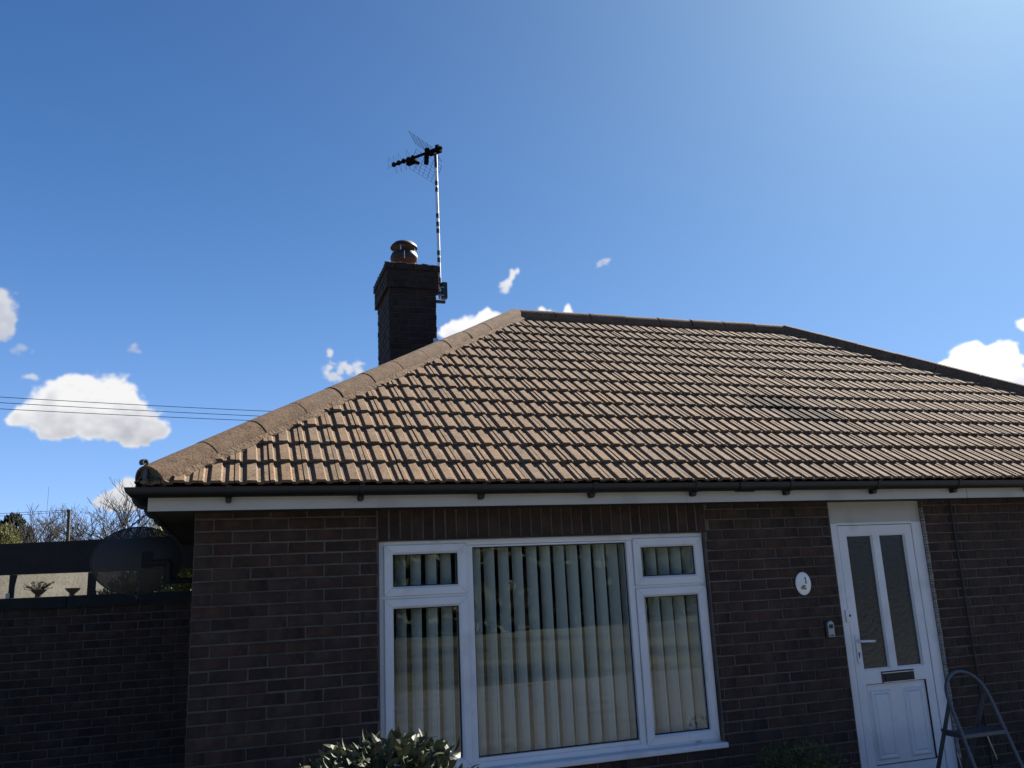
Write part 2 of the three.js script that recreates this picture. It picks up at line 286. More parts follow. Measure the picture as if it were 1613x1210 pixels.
// window
{
  const w = assembly(house, 'window'), y = (v) => v + 1.95, zF = -0.05;       // outer face of the frame
  const fr = (x0, x1, y0, y1, t, z0, z1, r = 0.008) => [rb(x0, x1, y1 - t, y1, z0, z1, r), rb(x0, x1, y0, y0 + t, z0, z1, r), rb(x0, x0 + t, y0 + t - 0.004, y1 - t + 0.004, z0, z1 - 0.001, r), rb(x1 - t, x1, y0 + t - 0.004, y1 - t + 0.004, z0, z1 - 0.001, r)];
  const T = 0.042;
  part(w, 'frame', [...fr(WIN.x0 + 0.004, WIN.x1 + 0.012, WIN.y0 + 0.012, WIN.y1 + 0.002, T, -0.12, zF), rb(1.736, 1.782, WIN.y0 + 0.05, WIN.y1 - 0.04, -0.12, zF - 0.0015), rb(2.937, 2.984, WIN.y0 + 0.05, WIN.y1 - 0.04, -0.12, zF - 0.0015),
    rb(1.17, 1.745, y(-0.352), y(-0.330), -0.119, zF - 0.003), rb(2.98, 3.54, y(-0.362), y(-0.339), -0.119, zF - 0.003)], mat.upvc);
  // sashes: outer rectangle, glass opening
  const sash = (x0, x1, y0, y1, t) => {
    const zs = zF + 0.014, bev = (a, b) => quads(a.map((p, i) => { const k = (i + 1) % 4; return [a[i], a[k], b[k], b[i]]; }));
    const ring = (x0_, x1_, y0_, y1_, z) => [[x0_, y0_, z], [x1_, y0_, z], [x1_, y1_, z], [x0_, y1_, z]];
    const o0 = ring(x0, x1, y0, y1, -0.1), o1 = ring(x0, x1, y0, y1, zs - 0.004), o2 = ring(x0 + 0.004, x1 - 0.004, y0 + 0.004, y1 - 0.004, zs), o3 = ring(x0 + t - 0.014, x1 - t + 0.014, y0 + t - 0.014, y1 - t + 0.014, zs), o4 = ring(x0 + t, x1 - t, y0 + t, y1 - t, zs - 0.014), o5 = ring(x0 + t, x1 - t, y0 + t, y1 - t, -0.09);
    const s = part(w, 'sash', [[o0, o1], [o1, o2], [o2, o3], [o3, o4], [o4, o5]].map(([a, b]) => flat(bev(a, b))), mat.upvc);
    // mitre joints
    const m = [], mw = 0.0012; for (const [cx, cy, dx, dy] of [[x0, y0, 1, 1], [x1, y0, -1, 1], [x1, y1, -1, -1], [x0, y1, 1, -1]]) { const a = [cx + dx * 0.004, cy + dy * 0.004], b = [cx + dx * (t - 0.014), cy + dy * (t - 0.014)]; m.push(quads([[[a[0] - mw, a[1] + mw * dx * dy, zs + 0.0004], [a[0] + mw, a[1] - mw * dx * dy, zs + 0.0004], [b[0] + mw, b[1] - mw * dx * dy, zs + 0.0004], [b[0] - mw, b[1] + mw * dx * dy, zs + 0.0004]]])); }
    part(w, 'mitre_joint', m.map((g) => flat(g)), M(C(0.42, 0.43, 0.45)));
    pane(x0 + t, x1 - t, y0 + t, y1 - t, -0.075);
    return s;
  };
  const pane = (x0, x1, y0, y1, z) => {
    part(w, 'pane', bx(x0 - 0.004, x1 + 0.004, y0 - 0.004, y1 + 0.004, z - 0.002, z + 0.002), mat.glass);
    const t = 0.007; part(w, 'gasket', [bx(x0, x1, y1 - t, y1 - 0.0005, z + 0.003, z + 0.008), bx(x0, x1, y0 + 0.0005, y0 + t, z + 0.003, z + 0.008), bx(x0 + 0.0005, x0 + t, y0 + t, y1 - t, z + 0.003, z + 0.008), bx(x1 - t, x1 - 0.0005, y0 + t, y1 - t, z + 0.003, z + 0.008)], mat.gasket);
  };
  sash(1.174, 1.738, y(-0.332), y(-0.002), 0.061); sash(1.174, 1.738, y(-1.418), y(-0.349), 0.061);
  sash(2.986, 3.552, y(-0.341), y(-0.007), 0.063); sash(2.986, 3.552, y(-1.417), y(-0.359), 0.063);
  pane(1.784, 2.935, y(-1.372), y(-0.030), -0.085);
  part(w, 'bead', bx(1.7825, 2.9365, y(-0.029), y(-0.018), -0.1, -0.062), mat.upvc); part(w, 'bead', bx(1.7825, 2.9365, y(-1.396), y(-1.373), -0.1, -0.062), mat.upvc);
  part(w, 'sill', rb(WIN.x0 - 0.004, WIN.x1 + 0.02, WIN.y0 - 0.022, WIN.y0 + 0.014, -0.12, 0.022, 0.007), mat.upvc);
  part(w, 'drain_cap', rb(3.36, 3.405, WIN.y0 + 0.02, WIN.y0 + 0.031, -0.051, -0.044, 0.003), mat.alu);
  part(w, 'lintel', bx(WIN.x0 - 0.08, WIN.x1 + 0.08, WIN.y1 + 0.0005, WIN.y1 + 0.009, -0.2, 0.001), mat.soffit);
}
// door set
{
  const d = assembly(house, 'door'), y = (v) => v + 1.95, zF = -0.035;
  part(d, 'head_panel', bx(4.694, 5.608, y(0.062), SOF + 0.06, -0.1, zF - 0.004), mat.fasciaWhite);
  part(d, 'frame', [rb(4.693, 4.775, DOOR.y0, y(0.062), -0.11, zF, 0.006), rb(5.507, 5.609, DOOR.y0, y(0.062), -0.11, zF, 0.006), rb(4.77, 5.512, y(0.047), y(0.066), -0.11, zF - 0.001, 0.004)], mat.upvc);
  const edge = []; for (let i = 0; i < 150; i++) { const yy = 0.2 + i * 0.0128; edge.push(bx(5.6065, 5.611 + (rnd() < 0.3 ? rr(0.002, 0.008) : rr(0, 0.0025)), yy + rr(0, 0.002), yy + rr(0.006, 0.0125), -0.03, 0.0005 + rr(0, 0.002))); }
  part(d, 'mortar_edge', edge, M(C(0.36, 0.34, 0.30), { roughness: 1 })).userData.kind = 'stuff';
  const x0 = 4.780, x1 = 5.502, yt = y(0.042), yb = 0.115, zs = zF - 0.006;
  const gl = [[4.858, 5.108], [5.176, 5.43]], gt = y(-0.032), gb = y(-1.055), pt = y(-1.158), pb = y(-1.738);
  part(d, 'leaf', [bx(x0, gl[0][0], yb, yt, -0.09, zs), bx(gl[1][1], x1, yb, yt, -0.09, zs), bx(gl[0][0], gl[1][1], gt, yt, -0.09, zs), bx(gl[0][1], gl[1][0], gb, gt, -0.09, zs - 0.002), bx(gl[0][0], gl[1][1], pt, gb, -0.09, zs), bx(gl[0][0], gl[1][1], yb, pb, -0.09, zs)], mat.upvc);
  for (const [a, b] of gl) {
    part(d, 'pane', bx(a, b, gb, gt, -0.07, -0.064), mat.obscure);
    const t = 0.009; part(d, 'glazing_bead', [bx(a, a + t, gb, gt, -0.064, zs - 0.012), bx(b - t, b, gb, gt, -0.064, zs - 0.012), bx(a + t, b - t, gt - t, gt, -0.064, zs - 0.012), bx(a + t, b - t, gb, gb + t, -0.064, zs - 0.012)], mat.upvc);
  }
  part(d, 'panel', [bx(4.862, 5.426, pb + 0.004, pt - 0.004, -0.08, zs - 0.016)], mat.upvc);
  part(d, 'seal', [bx(4.858, 5.43, pt - 0.004, pt, -0.08, zs - 0.003), bx(4.858, 5.43, pb, pb + 0.004, -0.08, zs - 0.003), bx(4.858, 4.862, pb, pt, -0.08, zs - 0.003), bx(5.426, 5.43, pb, pt, -0.08, zs - 0.003),
    bx(4.775, 4.780, yb, yt + 0.005, -0.09, zs - 0.004), bx(5.502, 5.507, yb, yt + 0.005, -0.09, zs - 0.004), bx(4.78, 5.502, yt, yt + 0.005, -0.09, zs - 0.004)], mat.gasket);
  for (const [a, b] of [[4.893, 5.090], [5.205, 5.400]]) {           // raised moulded fields
    const ring = (i, z) => [[a + i, pb + 0.032 + i, z], [b - i, pb + 0.032 + i, z], [b - i, pt - 0.05 - i, z], [a + i, pt - 0.05 - i, z]], z0 = zs - 0.0155, R = [ring(0, z0), ring(0.012, z0 + 0.011), ring(0.022, z0 + 0.011), ring(0.034, z0 + 0.003), ring(0.05, z0 + 0.009)];
    const q = []; for (let k = 0; k < 4; k++) for (let i = 0; i < 4; i++) { const n = (i + 1) % 4; q.push([R[k][i], R[k][n], R[k + 1][n], R[k + 1][i]]); } q.push(R[4]);
    part(d, 'raised_panel', flat(quads(q)), mat.upvc);
  }
  part(d, 'letter_plate', [rb(5.010, 5.318, y(-1.160), y(-1.074), zs, zs + 0.008, 0.003)], mat.blackPlastic);
  part(d, 'letter_flap', [rb(5.036, 5.292, y(-1.146), y(-1.100), zs + 0.006, zs + 0.014, 0.003)], mat.gasket);
  part(d, 'letter_rim', [rb(5.014, 5.314, y(-1.090), y(-1.083), zs + 0.008, zs + 0.013, 0.002), rb(5.014, 5.314, y(-1.158), y(-1.151), zs + 0.008, zs + 0.012, 0.002)], mat.steel);
  part(d, 'handle_plate', [rb(4.806, 4.840, y(-1.004), y(-0.795), zs, zs + 0.010, 0.005)], mat.upvc);
  part(d, 'handle', [tube([[4.823, y(-0.836), zs], [4.823, y(-0.836), zs + 0.035], [4.835, y(-0.837), zs + 0.048], [4.885, y(-0.839), zs + 0.05], [4.955, y(-0.842), zs + 0.048]], 0.0095, 24, 8)], mat.upvc);
  part(d, 'keyhole', [rod([4.823, y(-0.926), zs + 0.009], [4.823, y(-0.926), zs + 0.0125], 0.0075, 0.0075, 14), bx(4.8185, 4.8275, y(-0.958), y(-0.928), zs + 0.0095, zs + 0.0115)], mat.gasket);
  part(d, 'night_latch', [rb(4.743, 4.770, y(-0.695), y(-0.600), zF, zF + 0.014, 0.004)], mat.upvc);
  part(d, 'latch_cylinder', [rod([4.790, y(-0.645), zs], [4.790, y(-0.645), zs + 0.006], 0.009, 0.009, 14)], mat.blackPlastic);
  part(d, 'threshold', rb(4.693, 5.609, 0.03, 0.09, -0.12, 0.03, 0.006), mat.alu);
}

// eaves: fascia, soffit, gutter
const OX = -0.25, RX = W + 0.25, ZE = 0.25, GT = 2.300;
{
  part(house, 'fascia', bx(OX, 5.840, SOF + 0.0, SOF + 0.135, ZE - 0.018, ZE), mat.fasciaWhite);
  part(house, 'fascia', bx(5.846, RX, SOF + 0.0, SOF + 0.135, ZE - 0.018, ZE - 0.001), mat.fasciaWhite);
  part(house, 'fascia_cover', bx(3.29, 3.40, SOF - 0.001, SOF + 0.136, ZE, ZE + 0.0025), mat.fasciaWhite);
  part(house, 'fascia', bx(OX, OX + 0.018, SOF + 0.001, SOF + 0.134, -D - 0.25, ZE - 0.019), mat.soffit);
  part(house, 'fascia', bx(RX - 0.018, RX, SOF + 0.001, SOF + 0.134, -D - 0.25, ZE - 0.019), mat.fasciaWhite);
  part(house, 'fascia', bx(OX + 0.02, RX - 0.02, SOF + 0.001, SOF + 0.134, -D - 0.25, -D - 0.232), mat.fasciaWhite);
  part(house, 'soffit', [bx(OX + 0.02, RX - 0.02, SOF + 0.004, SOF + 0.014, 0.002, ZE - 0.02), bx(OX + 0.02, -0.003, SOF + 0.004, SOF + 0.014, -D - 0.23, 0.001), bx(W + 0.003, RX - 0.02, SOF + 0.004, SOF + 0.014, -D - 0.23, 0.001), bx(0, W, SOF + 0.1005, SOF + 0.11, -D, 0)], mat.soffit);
  // half-round gutter swept round the corner: profile offset o outward, height y
  const R = 0.058, gz = ZE + 0.06, prof = [], q = [], N = 14;
  for (let i = 0; i <= N; i++) { const a = Math.PI * i / N; prof.push([-R * Math.cos(a), -R * Math.sin(a)]); }
  for (let i = N; i >= 0; i--) { const a = Math.PI * i / N; prof.push([-(R - 0.004) * Math.cos(a), -(R - 0.004) * Math.sin(a)]); }
  prof.push(prof[0]);
  const at = (o, yy) => [[RX + 0.1, GT + yy, gz + o], [OX - 0.06 - o, GT + yy, gz + o], [OX - 0.06 - o, GT + yy, -D - 0.3]];
  for (let i = 0; i < prof.length - 1; i++) { const a = at(...prof[i]), b = at(...prof[i + 1]); for (let k = 0; k < 2; k++) q.push([a[k], b[k], b[k + 1], a[k + 1]]); }
  const g = part(house, 'gutter', flat(quads(q)), mat.gutter);
  const band = (r, w) => { const s = []; for (let i = 0; i < 12; i++) { const a = Math.PI * i / 12, b = Math.PI * (i + 1) / 12, f = (t, rr_, x) => [x, -rr_ * Math.sin(t), -rr_ * Math.cos(t)]; for (const [x, rv] of [[w, r], [-w, r]]) s.push([f(a, r, x), f(b, r, x), f(b, R - 0.002, x), f(a, R - 0.002, x)]); s.push([f(a, r, -w), f(a, r, w), f(b, r, w), f(b, r, -w)]); } return flat(quads(s)); };
  const brk = mergeAll([band(R + 0.005, 0.016), flat(new THREE.BoxGeometry(0.036, 0.045, 0.05).translate(0, -0.058, -0.034)), bx(-0.013, 0.013, -0.088, -0.06, -0.06, -0.012), bx(-0.016, 0.016, -0.002, 0.006, R - 0.012, R + 0.006)]);
  const brk2 = mergeAll([band(R + 0.016, 0.035), flat(new THREE.BoxGeometry(0.06, 0.06, 0.06).translate(0, -0.06, -0.03))]);
  for (let i = 0; i < 13; i++) { const b = part(g, 'gutter_bracket', brk, mat.gutter); b.position.set(0.196 + 0.7835 * i, GT, gz); }
  for (let i = 0; i < 9; i++) { const b = part(g, 'gutter_bracket', brk2, mat.gutter); b.position.set(OX - 0.06, GT, -0.2 - 0.75 * i); b.rotation.y = -Math.PI / 2; }
  const un = band(R + 0.007, 0.07); for (const x of [3.74, 7.7]) { const b = part(g, 'gutter_union', un, mat.gutter); b.position.set(x, GT, gz); }
  part(house, 'waste_pipe', [rod([5.885, 0.1, 0.02], [5.885, 2.168, 0.02], 0.008, 0.008, 10)], mat.cable);
}

// ---------- roof ----------
const P = 33.5 * rad, cp = Math.cos(P), sp = Math.sin(P), EX0 = -0.28, EX1 = 10.45, EZ = 0.30, EY = 2.32, RUN = 3.55, GA = 0.2935, CW = 0.203;
const UTOP = RUN / cp, RY = EY + RUN * Math.tan(P);
const roof = assembly(house, 'roof');
{
  const e = 0.004, A = [EX0, EY - e, EZ], B = [EX1, EY - e, EZ], Cc = [EX1, EY - e, EZ - 2 * RUN], Dd = [EX0, EY - e, EZ - 2 * RUN], L = [EX0 + RUN, RY - e, EZ - RUN], Rr = [EX1 - RUN, RY - e, EZ - RUN];
  const q = quads([[A, B, Rr, L], [Cc, Dd, L, Rr]]), t = new THREE.BufferGeometry(); t.setAttribute('position', new THREE.BufferAttribute(new Float32Array([...Dd, ...A, ...L, ...B, ...Cc, ...Rr]), 3));
  part(roof, 'underlay', [flat(q), flat(t)], mat.felt);
}
// interlocking tile: cross profile (x, height), butt at u = 0
const PROF = [[0.0015, 0.0150], [0.0245, 0.0150], [0.0335, 0.0040], [0.0570, 0.0025], [0.0640, 0.0045], [0.0715, 0.0155], [0.1245, 0.0155], [0.1345, 0.0040], [0.1580, 0.0025], [0.1650, 0.0045], [0.1730, 0.0135], [0.2000, 0.0120]];
const TL = 0.365, TH = 0.018;
function tileGeo(tone, off) {
  const jit = PROF.map(() => rr(-0.0007, 0.0007)), jb = rr(-0.002, 0.002), q = [];
  const pt = (i, u, under) => { const [x, h] = PROF[i], lift = 0.004 + 0.0245 * (1 - u / TL); return [x, u + (u === 0 ? jb + jit[i] : 0), h + jit[i] + lift - (under ? TH : 0)]; };
  for (let i = 0; i < PROF.length - 1; i++) { q.push([pt(i, 0), pt(i + 1, 0), pt(i + 1, TL), pt(i, TL)]); q.push([pt(i, 0, 1), pt(i + 1, 0, 1), pt(i + 1, 0), pt(i, 0)]); }
  const n = PROF.length - 1; q.push([pt(0, 0, 1), pt(0, 0), pt(0, TL), pt(0, TL, 1)], [pt(n, 0), pt(n, 0, 1), pt(n, TL, 1), pt(n, TL)]);
  const g = flat(quads(q), off), col = new Float32Array(g.attributes.position.count * 3);
  for (let i = 0; i < col.length; i += 3) { col[i] = tone[0]; col[i + 1] = tone[1]; col[i + 2] = tone[2]; }
  g.setAttribute('color', new THREE.BufferAttribute(col, 3)); return g;
}
const tones = [[0.88, 0.86, 0.84], [0.93, 0.94, 0.95], [0.97, 1.0, 1.02], [1, 1, 1], [1.05, 1.01, 0.96], [1.05, 1.06, 1.06]];
const tileForms = []; for (let i = 0; i < 18; i++) tileForms.push(tileGeo(tones[i % 6], [i * 0.173, i * 0.311]));
const darkForms = [0, 1, 2].map((i) => tileGeo([0.34, 0.35, 0.38], [i * 0.2, 0.4]));
function clip(geo, f) { // keep f(x,u) >= 0
  const p = geo.attributes.position, uv = geo.attributes.uv, c = geo.attributes.color, P3 = [], U = [], K = [];
  for (let i = 0; i < p.count; i += 3) {
    let poly = [0, 1, 2].map((k) => [p.getX(i + k), p.getY(i + k), p.getZ(i + k), uv.getX(i + k), uv.getY(i + k)]); const out = [];
    for (let k = 0; k < 3; k++) { const a = poly[k], b = poly[(k + 1) % 3], fa = f(a), fb = f(b); if (fa >= 0) out.push(a); if (fa * fb < 0) { const t = fa / (fa - fb); out.push(a.map((v, m) => v + (b[m] - v) * t)); } }
    for (let k = 1; k + 1 < out.length; k++) for (const v of [out[0], out[k], out[k + 1]]) { P3.push(v[0], v[1], v[2]); U.push(v[3], v[4]); K.push(c.getX(0), c.getY(0), c.getZ(0)); }
  }
  if (!P3.length) return null;
  const g = new THREE.BufferGeometry(); for (const [n, d, s] of [['position', P3, 3], ['uv', U, 2], ['color', K, 3]]) g.setAttribute(n, new THREE.BufferAttribute(new Float32Array(d), s));
  g.computeVertexNormals(); return g;
}
const basis = (o, X, U) => { const x = new THREE.Vector3(...X), u = new THREE.Vector3(...U), n = x.clone().cross(u); return new THREE.Matrix4().makeBasis(x, u, n).setPosition(...o); };
const SL = {
  front: { m: basis([EX0, EY, EZ], [1, 0, 0], [0, sp, -cp]), len: EX1 - EX0 }, left: { m: basis([EX0, EY, EZ - 2 * RUN], [0, 0, 1], [cp, sp, 0]), len: 2 * RUN },
  back: { m: basis([EX1, EY, EZ - 2 * RUN], [-1, 0, 0], [0, sp, cp]), len: EX1 - EX0 }, right: { m: basis([EX1, EY, EZ], [0, 0, -1], [-cp, sp, 0]), len: 2 * RUN },
};
{
  const singles = [], mass = [];
  for (const [name, s] of Object.entries(SL)) {
    for (let r = 0; r < 14; r++) {
      const u0 = -0.035 + r * GA;
      for (let k = -1; k * CW + 0.101 < s.len; k++) {
        const x0 = 0.101 + k * CW - (name === 'front' ? 0 : 0.05), xc = x0 + CW / 2, uc = u0 + GA / 2;
        const inL = (x, u) => x - u * cp - 0.02, inR = (x, u) => s.len - 0.02 - x - u * cp;
        if (inL(x0 + CW, u0) < 0 || inR(x0, u0) < 0) continue;
        const stain = name === 'front' && Math.abs(r - 4.5) < 1 && Math.abs(xc - 5.35 - (4.5 - r) * 0.22) < 0.27;
        const tn = clamp(fbm(xc * 0.5 + 3, uc * 0.9, 4, 60) * 1.9 - 0.45 + rr(-0.28, 0.28), 0, 0.999); let g = stain ? pick(darkForms) : tileForms[Math.floor(rnd() * 3) * 6 + Math.floor(tn * 6)];
        const corner = [[x0, u0], [x0 + CW, u0], [x0, u0 + TL], [x0 + CW, u0 + TL]], cutL = corner.some(([x, u]) => inL(x, u) < 0), cutR = corner.some(([x, u]) => inR(x, u) < 0), cutT = u0 + TL > UTOP - 0.01;
        if (cutL) g = clip(g, (v) => inL(v[0] + x0, v[1] + u0)); if (g && cutR) g = clip(g, (v) => inR(v[0] + x0, v[1] + u0)); if (g && cutT) g = clip(g, (v) => UTOP - 0.01 - v[1] - u0);
        if (!g) continue;
        const m = s.m.clone().multiply(new THREE.Matrix4().makeTranslation(x0, u0 + rr(-0.004, 0.004), rr(-0.001, 0.0022))).multiply(new THREE.Matrix4().makeRotationZ(rr(-0.003, 0.003))), w = new THREE.Vector3(CW / 2, GA / 2, 0).applyMatrix4(m);
        (name === 'front' ? singles : mass).push({ g, m, score: nearScore(w.x, w.y, w.z) * (cutL || cutR ? 0.5 : 1) });
      }
    }
  }
  singles.sort((a, b) => b.score - a.score);
  singles.splice(0, 300).forEach(({ g, m }) => { const t = part(roof, 'roof_tile', g, mat.tile); t.applyMatrix4(m); });
  const st = part(roof, 'roof_tiling', [...singles, ...mass].map(({ g, m }) => g.clone().applyMatrix4(m)), mat.tile); st.userData.kind = 'stuff';
}
// half-round hip and ridge tiles along a line
function halfTile(L, r0, r1, off) {
  const N = 16, q = [], t = 0.014, f = (a, r, z) => [Math.cos(a) * r, Math.sin(a) * r, z];
  for (let i = 0; i < N; i++) { const a = Math.PI * i / N - 0.12 * (1 - 2 * i / N), b = Math.PI * (i + 1) / N - 0.12 * (1 - 2 * (i + 1) / N), c = 0.004;
    q.push([f(a, r0 - c, 0), f(a, r0, c), f(b, r0, c), f(b, r0 - c, 0)], [f(a, r0, c), f(a, r1, L - c), f(b, r1, L - c), f(b, r0, c)], [f(a, r1, L - c), f(a, r1 - c, L), f(b, r1 - c, L), f(b, r1, L - c)]);
    q.push([f(a, r0 - t, 0), f(a, r0 - c, 0), f(b, r0 - c, 0), f(b, r0 - t, 0)], [f(a, r1 - c, L), f(a, r1 - t, L), f(b, r1 - t, L), f(b, r1 - c, L)], [f(a, r0 - t, 0), f(b, r0 - t, 0), f(b, r1 - t, L), f(a, r1 - t, L)]); }
  return flat(quads(q.map((z) => [z[0], z[3], z[2], z[1]])), off);
}
function capLine(name, a, b, n, r, gap) {
  const A = new THREE.Vector3(...a), B = new THREE.Vector3(...b), z = B.clone().sub(A), tot = z.length(); z.normalize();
  const x = new THREE.Vector3(0, 1, 0).cross(z).normalize(), y = z.clone().cross(x), L = tot / n;
  for (let i = 0; i < n; i++) {
    const g = halfTile(L - gap, r + rr(-0.002, 0.002), r + rr(-0.002, 0.002), [i * 0.29, i * 0.47]), o = A.clone().addScaledVector(z, i * L + gap / 2).addScaledVector(y, rr(-0.003, 0.003)).addScaledVector(x, rr(-0.004, 0.004));
    const t = part(roof, name, g, mat.ridge); t.applyMatrix4(new THREE.Matrix4().makeBasis(x, y, z).setPosition(o)); t.rotateY(rr(-0.006, 0.006)); t.rotateX(rr(-0.004, 0.004));
  }
  // mortar core that closes the joints
  const N = 12, q = []; for (let i = 0; i < N; i++) { const p1 = Math.PI * i / N, p2 = Math.PI * (i + 1) / N, f = (t, zz) => A.clone().addScaledVector(z, zz).addScaledVector(x, Math.cos(t) * (r - 0.0125)).addScaledVector(y, Math.sin(t) * (r - 0.0125)).toArray(); q.push([f(p1, 0.02), f(p2, 0.02), f(p2, tot - 0.02), f(p1, tot - 0.02)]); }
  for (const zz of [0.02]) { const f = (t, k) => A.clone().addScaledVector(z, zz - 0.012 * (1 - k) - 0.004 * rnd()).addScaledVector(x, Math.cos(t) * (r - 0.007) * k).addScaledVector(y, Math.sin(t) * (r - 0.007) * k - (1 - k) * 0.06).toArray(); for (let i = -1; i <= N; i++) { const a = Math.PI * i / N, b = Math.PI * (i + 1) / N; q.push([f(a, 0.5), f(a, 1), f(b, 1), f(b, 0.5)], [f(a, 0.0), f(a, 0.5), f(b, 0.5), f(b, 0.001)]); } }
  part(roof, 'mortar_core', flat(quads(q)), M(C(0.11, 0.10, 0.08), { bumpMap: softBump, bumpScale: 0.008, map: granule, roughness: 1 }));
}
const HR = 0.122;
{
  const dn = 0.028, A = [EX0 + 0.035, EY - dn + 0.03, EZ - 0.035], L = [EX0 + RUN, RY - dn, EZ - RUN], Rr = [EX1 - RUN, RY - dn, EZ - RUN];
  capLine('hip_tile', A, L, 12, HR, 0.006);
  capLine('hip_tile', [EX1 + 0.01, EY - dn, EZ + 0.01], Rr, 12, HR, 0.006);
  capLine('hip_tile', [EX0 - 0.01, EY - dn, EZ - 2 * RUN - 0.01], L, 12, HR, 0.006);
  capLine('hip_tile', [EX1 + 0.01, EY - dn, EZ - 2 * RUN - 0.01], Rr, 12, HR, 0.006);
  capLine('ridge_tile', L, Rr, 8, 0.117, 0.007);
  // rough mortar bedding beside the hips and under the ridge, on the front slope (slope coordinates x, u, height)
  const bed = (fx, n, inner, outer, hTop) => {
    const q = []; let prev = null;
    for (let i = 0; i <= n; i++) {
      const t = i / n, [cx, cu, nx, nu] = fx(t), w = outer + 0.05 * (fbm(i * 0.21, 3, 4) - 0.4) + 0.004 * (rnd() - 0.5), mid = (inner + w) / 2, hh = hTop + 0.006 * (fbm(i * 0.3, 9, 3) - 0.5);
      const row = [[cx + nx * inner, cu + nu * inner, hh + 0.012], [cx + nx * mid, cu + nu * mid, hh - 0.0005], [cx + nx * (w - 0.008), cu + nu * (w - 0.008), 0.037], [cx + nx * w, cu + nu * w, 0.006]];
      if (prev) for (let k = 0; k < 3; k++) q.push([prev[k], prev[k + 1], row[k + 1], row[k]]); prev = row;
    }
    return flat(quads(q)).applyMatrix4(SL.front.m);
  };
  const hl = Math.hypot(RUN, UTOP), c1 = RUN / hl, s1 = UTOP / hl;   // hip direction in slope coordinates
  part(roof, 'mortar_bedding', bed((t) => [(0.022 + 0.978 * t) * RUN, (0.022 + 0.978 * t) * UTOP, s1, -c1], 120, 0.06, 0.15, 0.05), mat.mortarBed);
  part(roof, 'mortar_bedding', bed((t) => [SL.front.len - t * RUN, t * UTOP, -s1, -c1], 120, 0.06, 0.135, 0.05), mat.mortarBed);
  part(roof, 'mortar_bedding', bed((t) => [RUN + t * (SL.front.len - 2 * RUN), UTOP, 0, -1], 160, 0.06, 0.118, 0.045), mat.mortarBed);
  // hip iron: flat strap up the end of the hip, curled outward at the top
  const dir = new THREE.Vector3(-1, 0, 1).normalize(), base = new THREE.Vector3(EX0 + 0.022, EY + 0.025, EZ - 0.022), at = (o, yy) => base.clone().addScaledVector(dir, o).add(new THREE.Vector3(0, yy, 0));
  const pts = [[-0.15, -0.015], [-0.05, -0.045], [0.012, -0.04], [0.018, 0.0], [0.014, 0.05], [0.010, 0.095], [0.018, 0.118], [0.036, 0.122], [0.047, 0.108], [0.040, 0.094], [0.027, 0.097]].map(([o, yy]) => at(o, yy));
  const cv = new THREE.CatmullRomCurve3(pts), sd = new THREE.Vector3(1, 0, 1).normalize(), q = [], nn = 60; let pr = null;
  for (let i = 0; i <= nn; i++) { const p = cv.getPoint(i / nn), tg = cv.getTangent(i / nn), nr = tg.clone().cross(sd).normalize().multiplyScalar(0.003), s = sd.clone().multiplyScalar(0.0165), r = [p.clone().add(s).add(nr), p.clone().sub(s).add(nr), p.clone().sub(s).sub(nr), p.clone().add(s).sub(nr)].map((v) => v.toArray()); if (pr) for (let k = 0; k < 4; k++) q.push([pr[k], pr[(k + 1) % 4], r[(k + 1) % 4], r[k]]); pr = r; }
  part(roof, 'hip_iron', flat(quads(q)), M(C(0.05, 0.05, 0.052), { metalness: 0.4, roughness: 0.5 }));
}

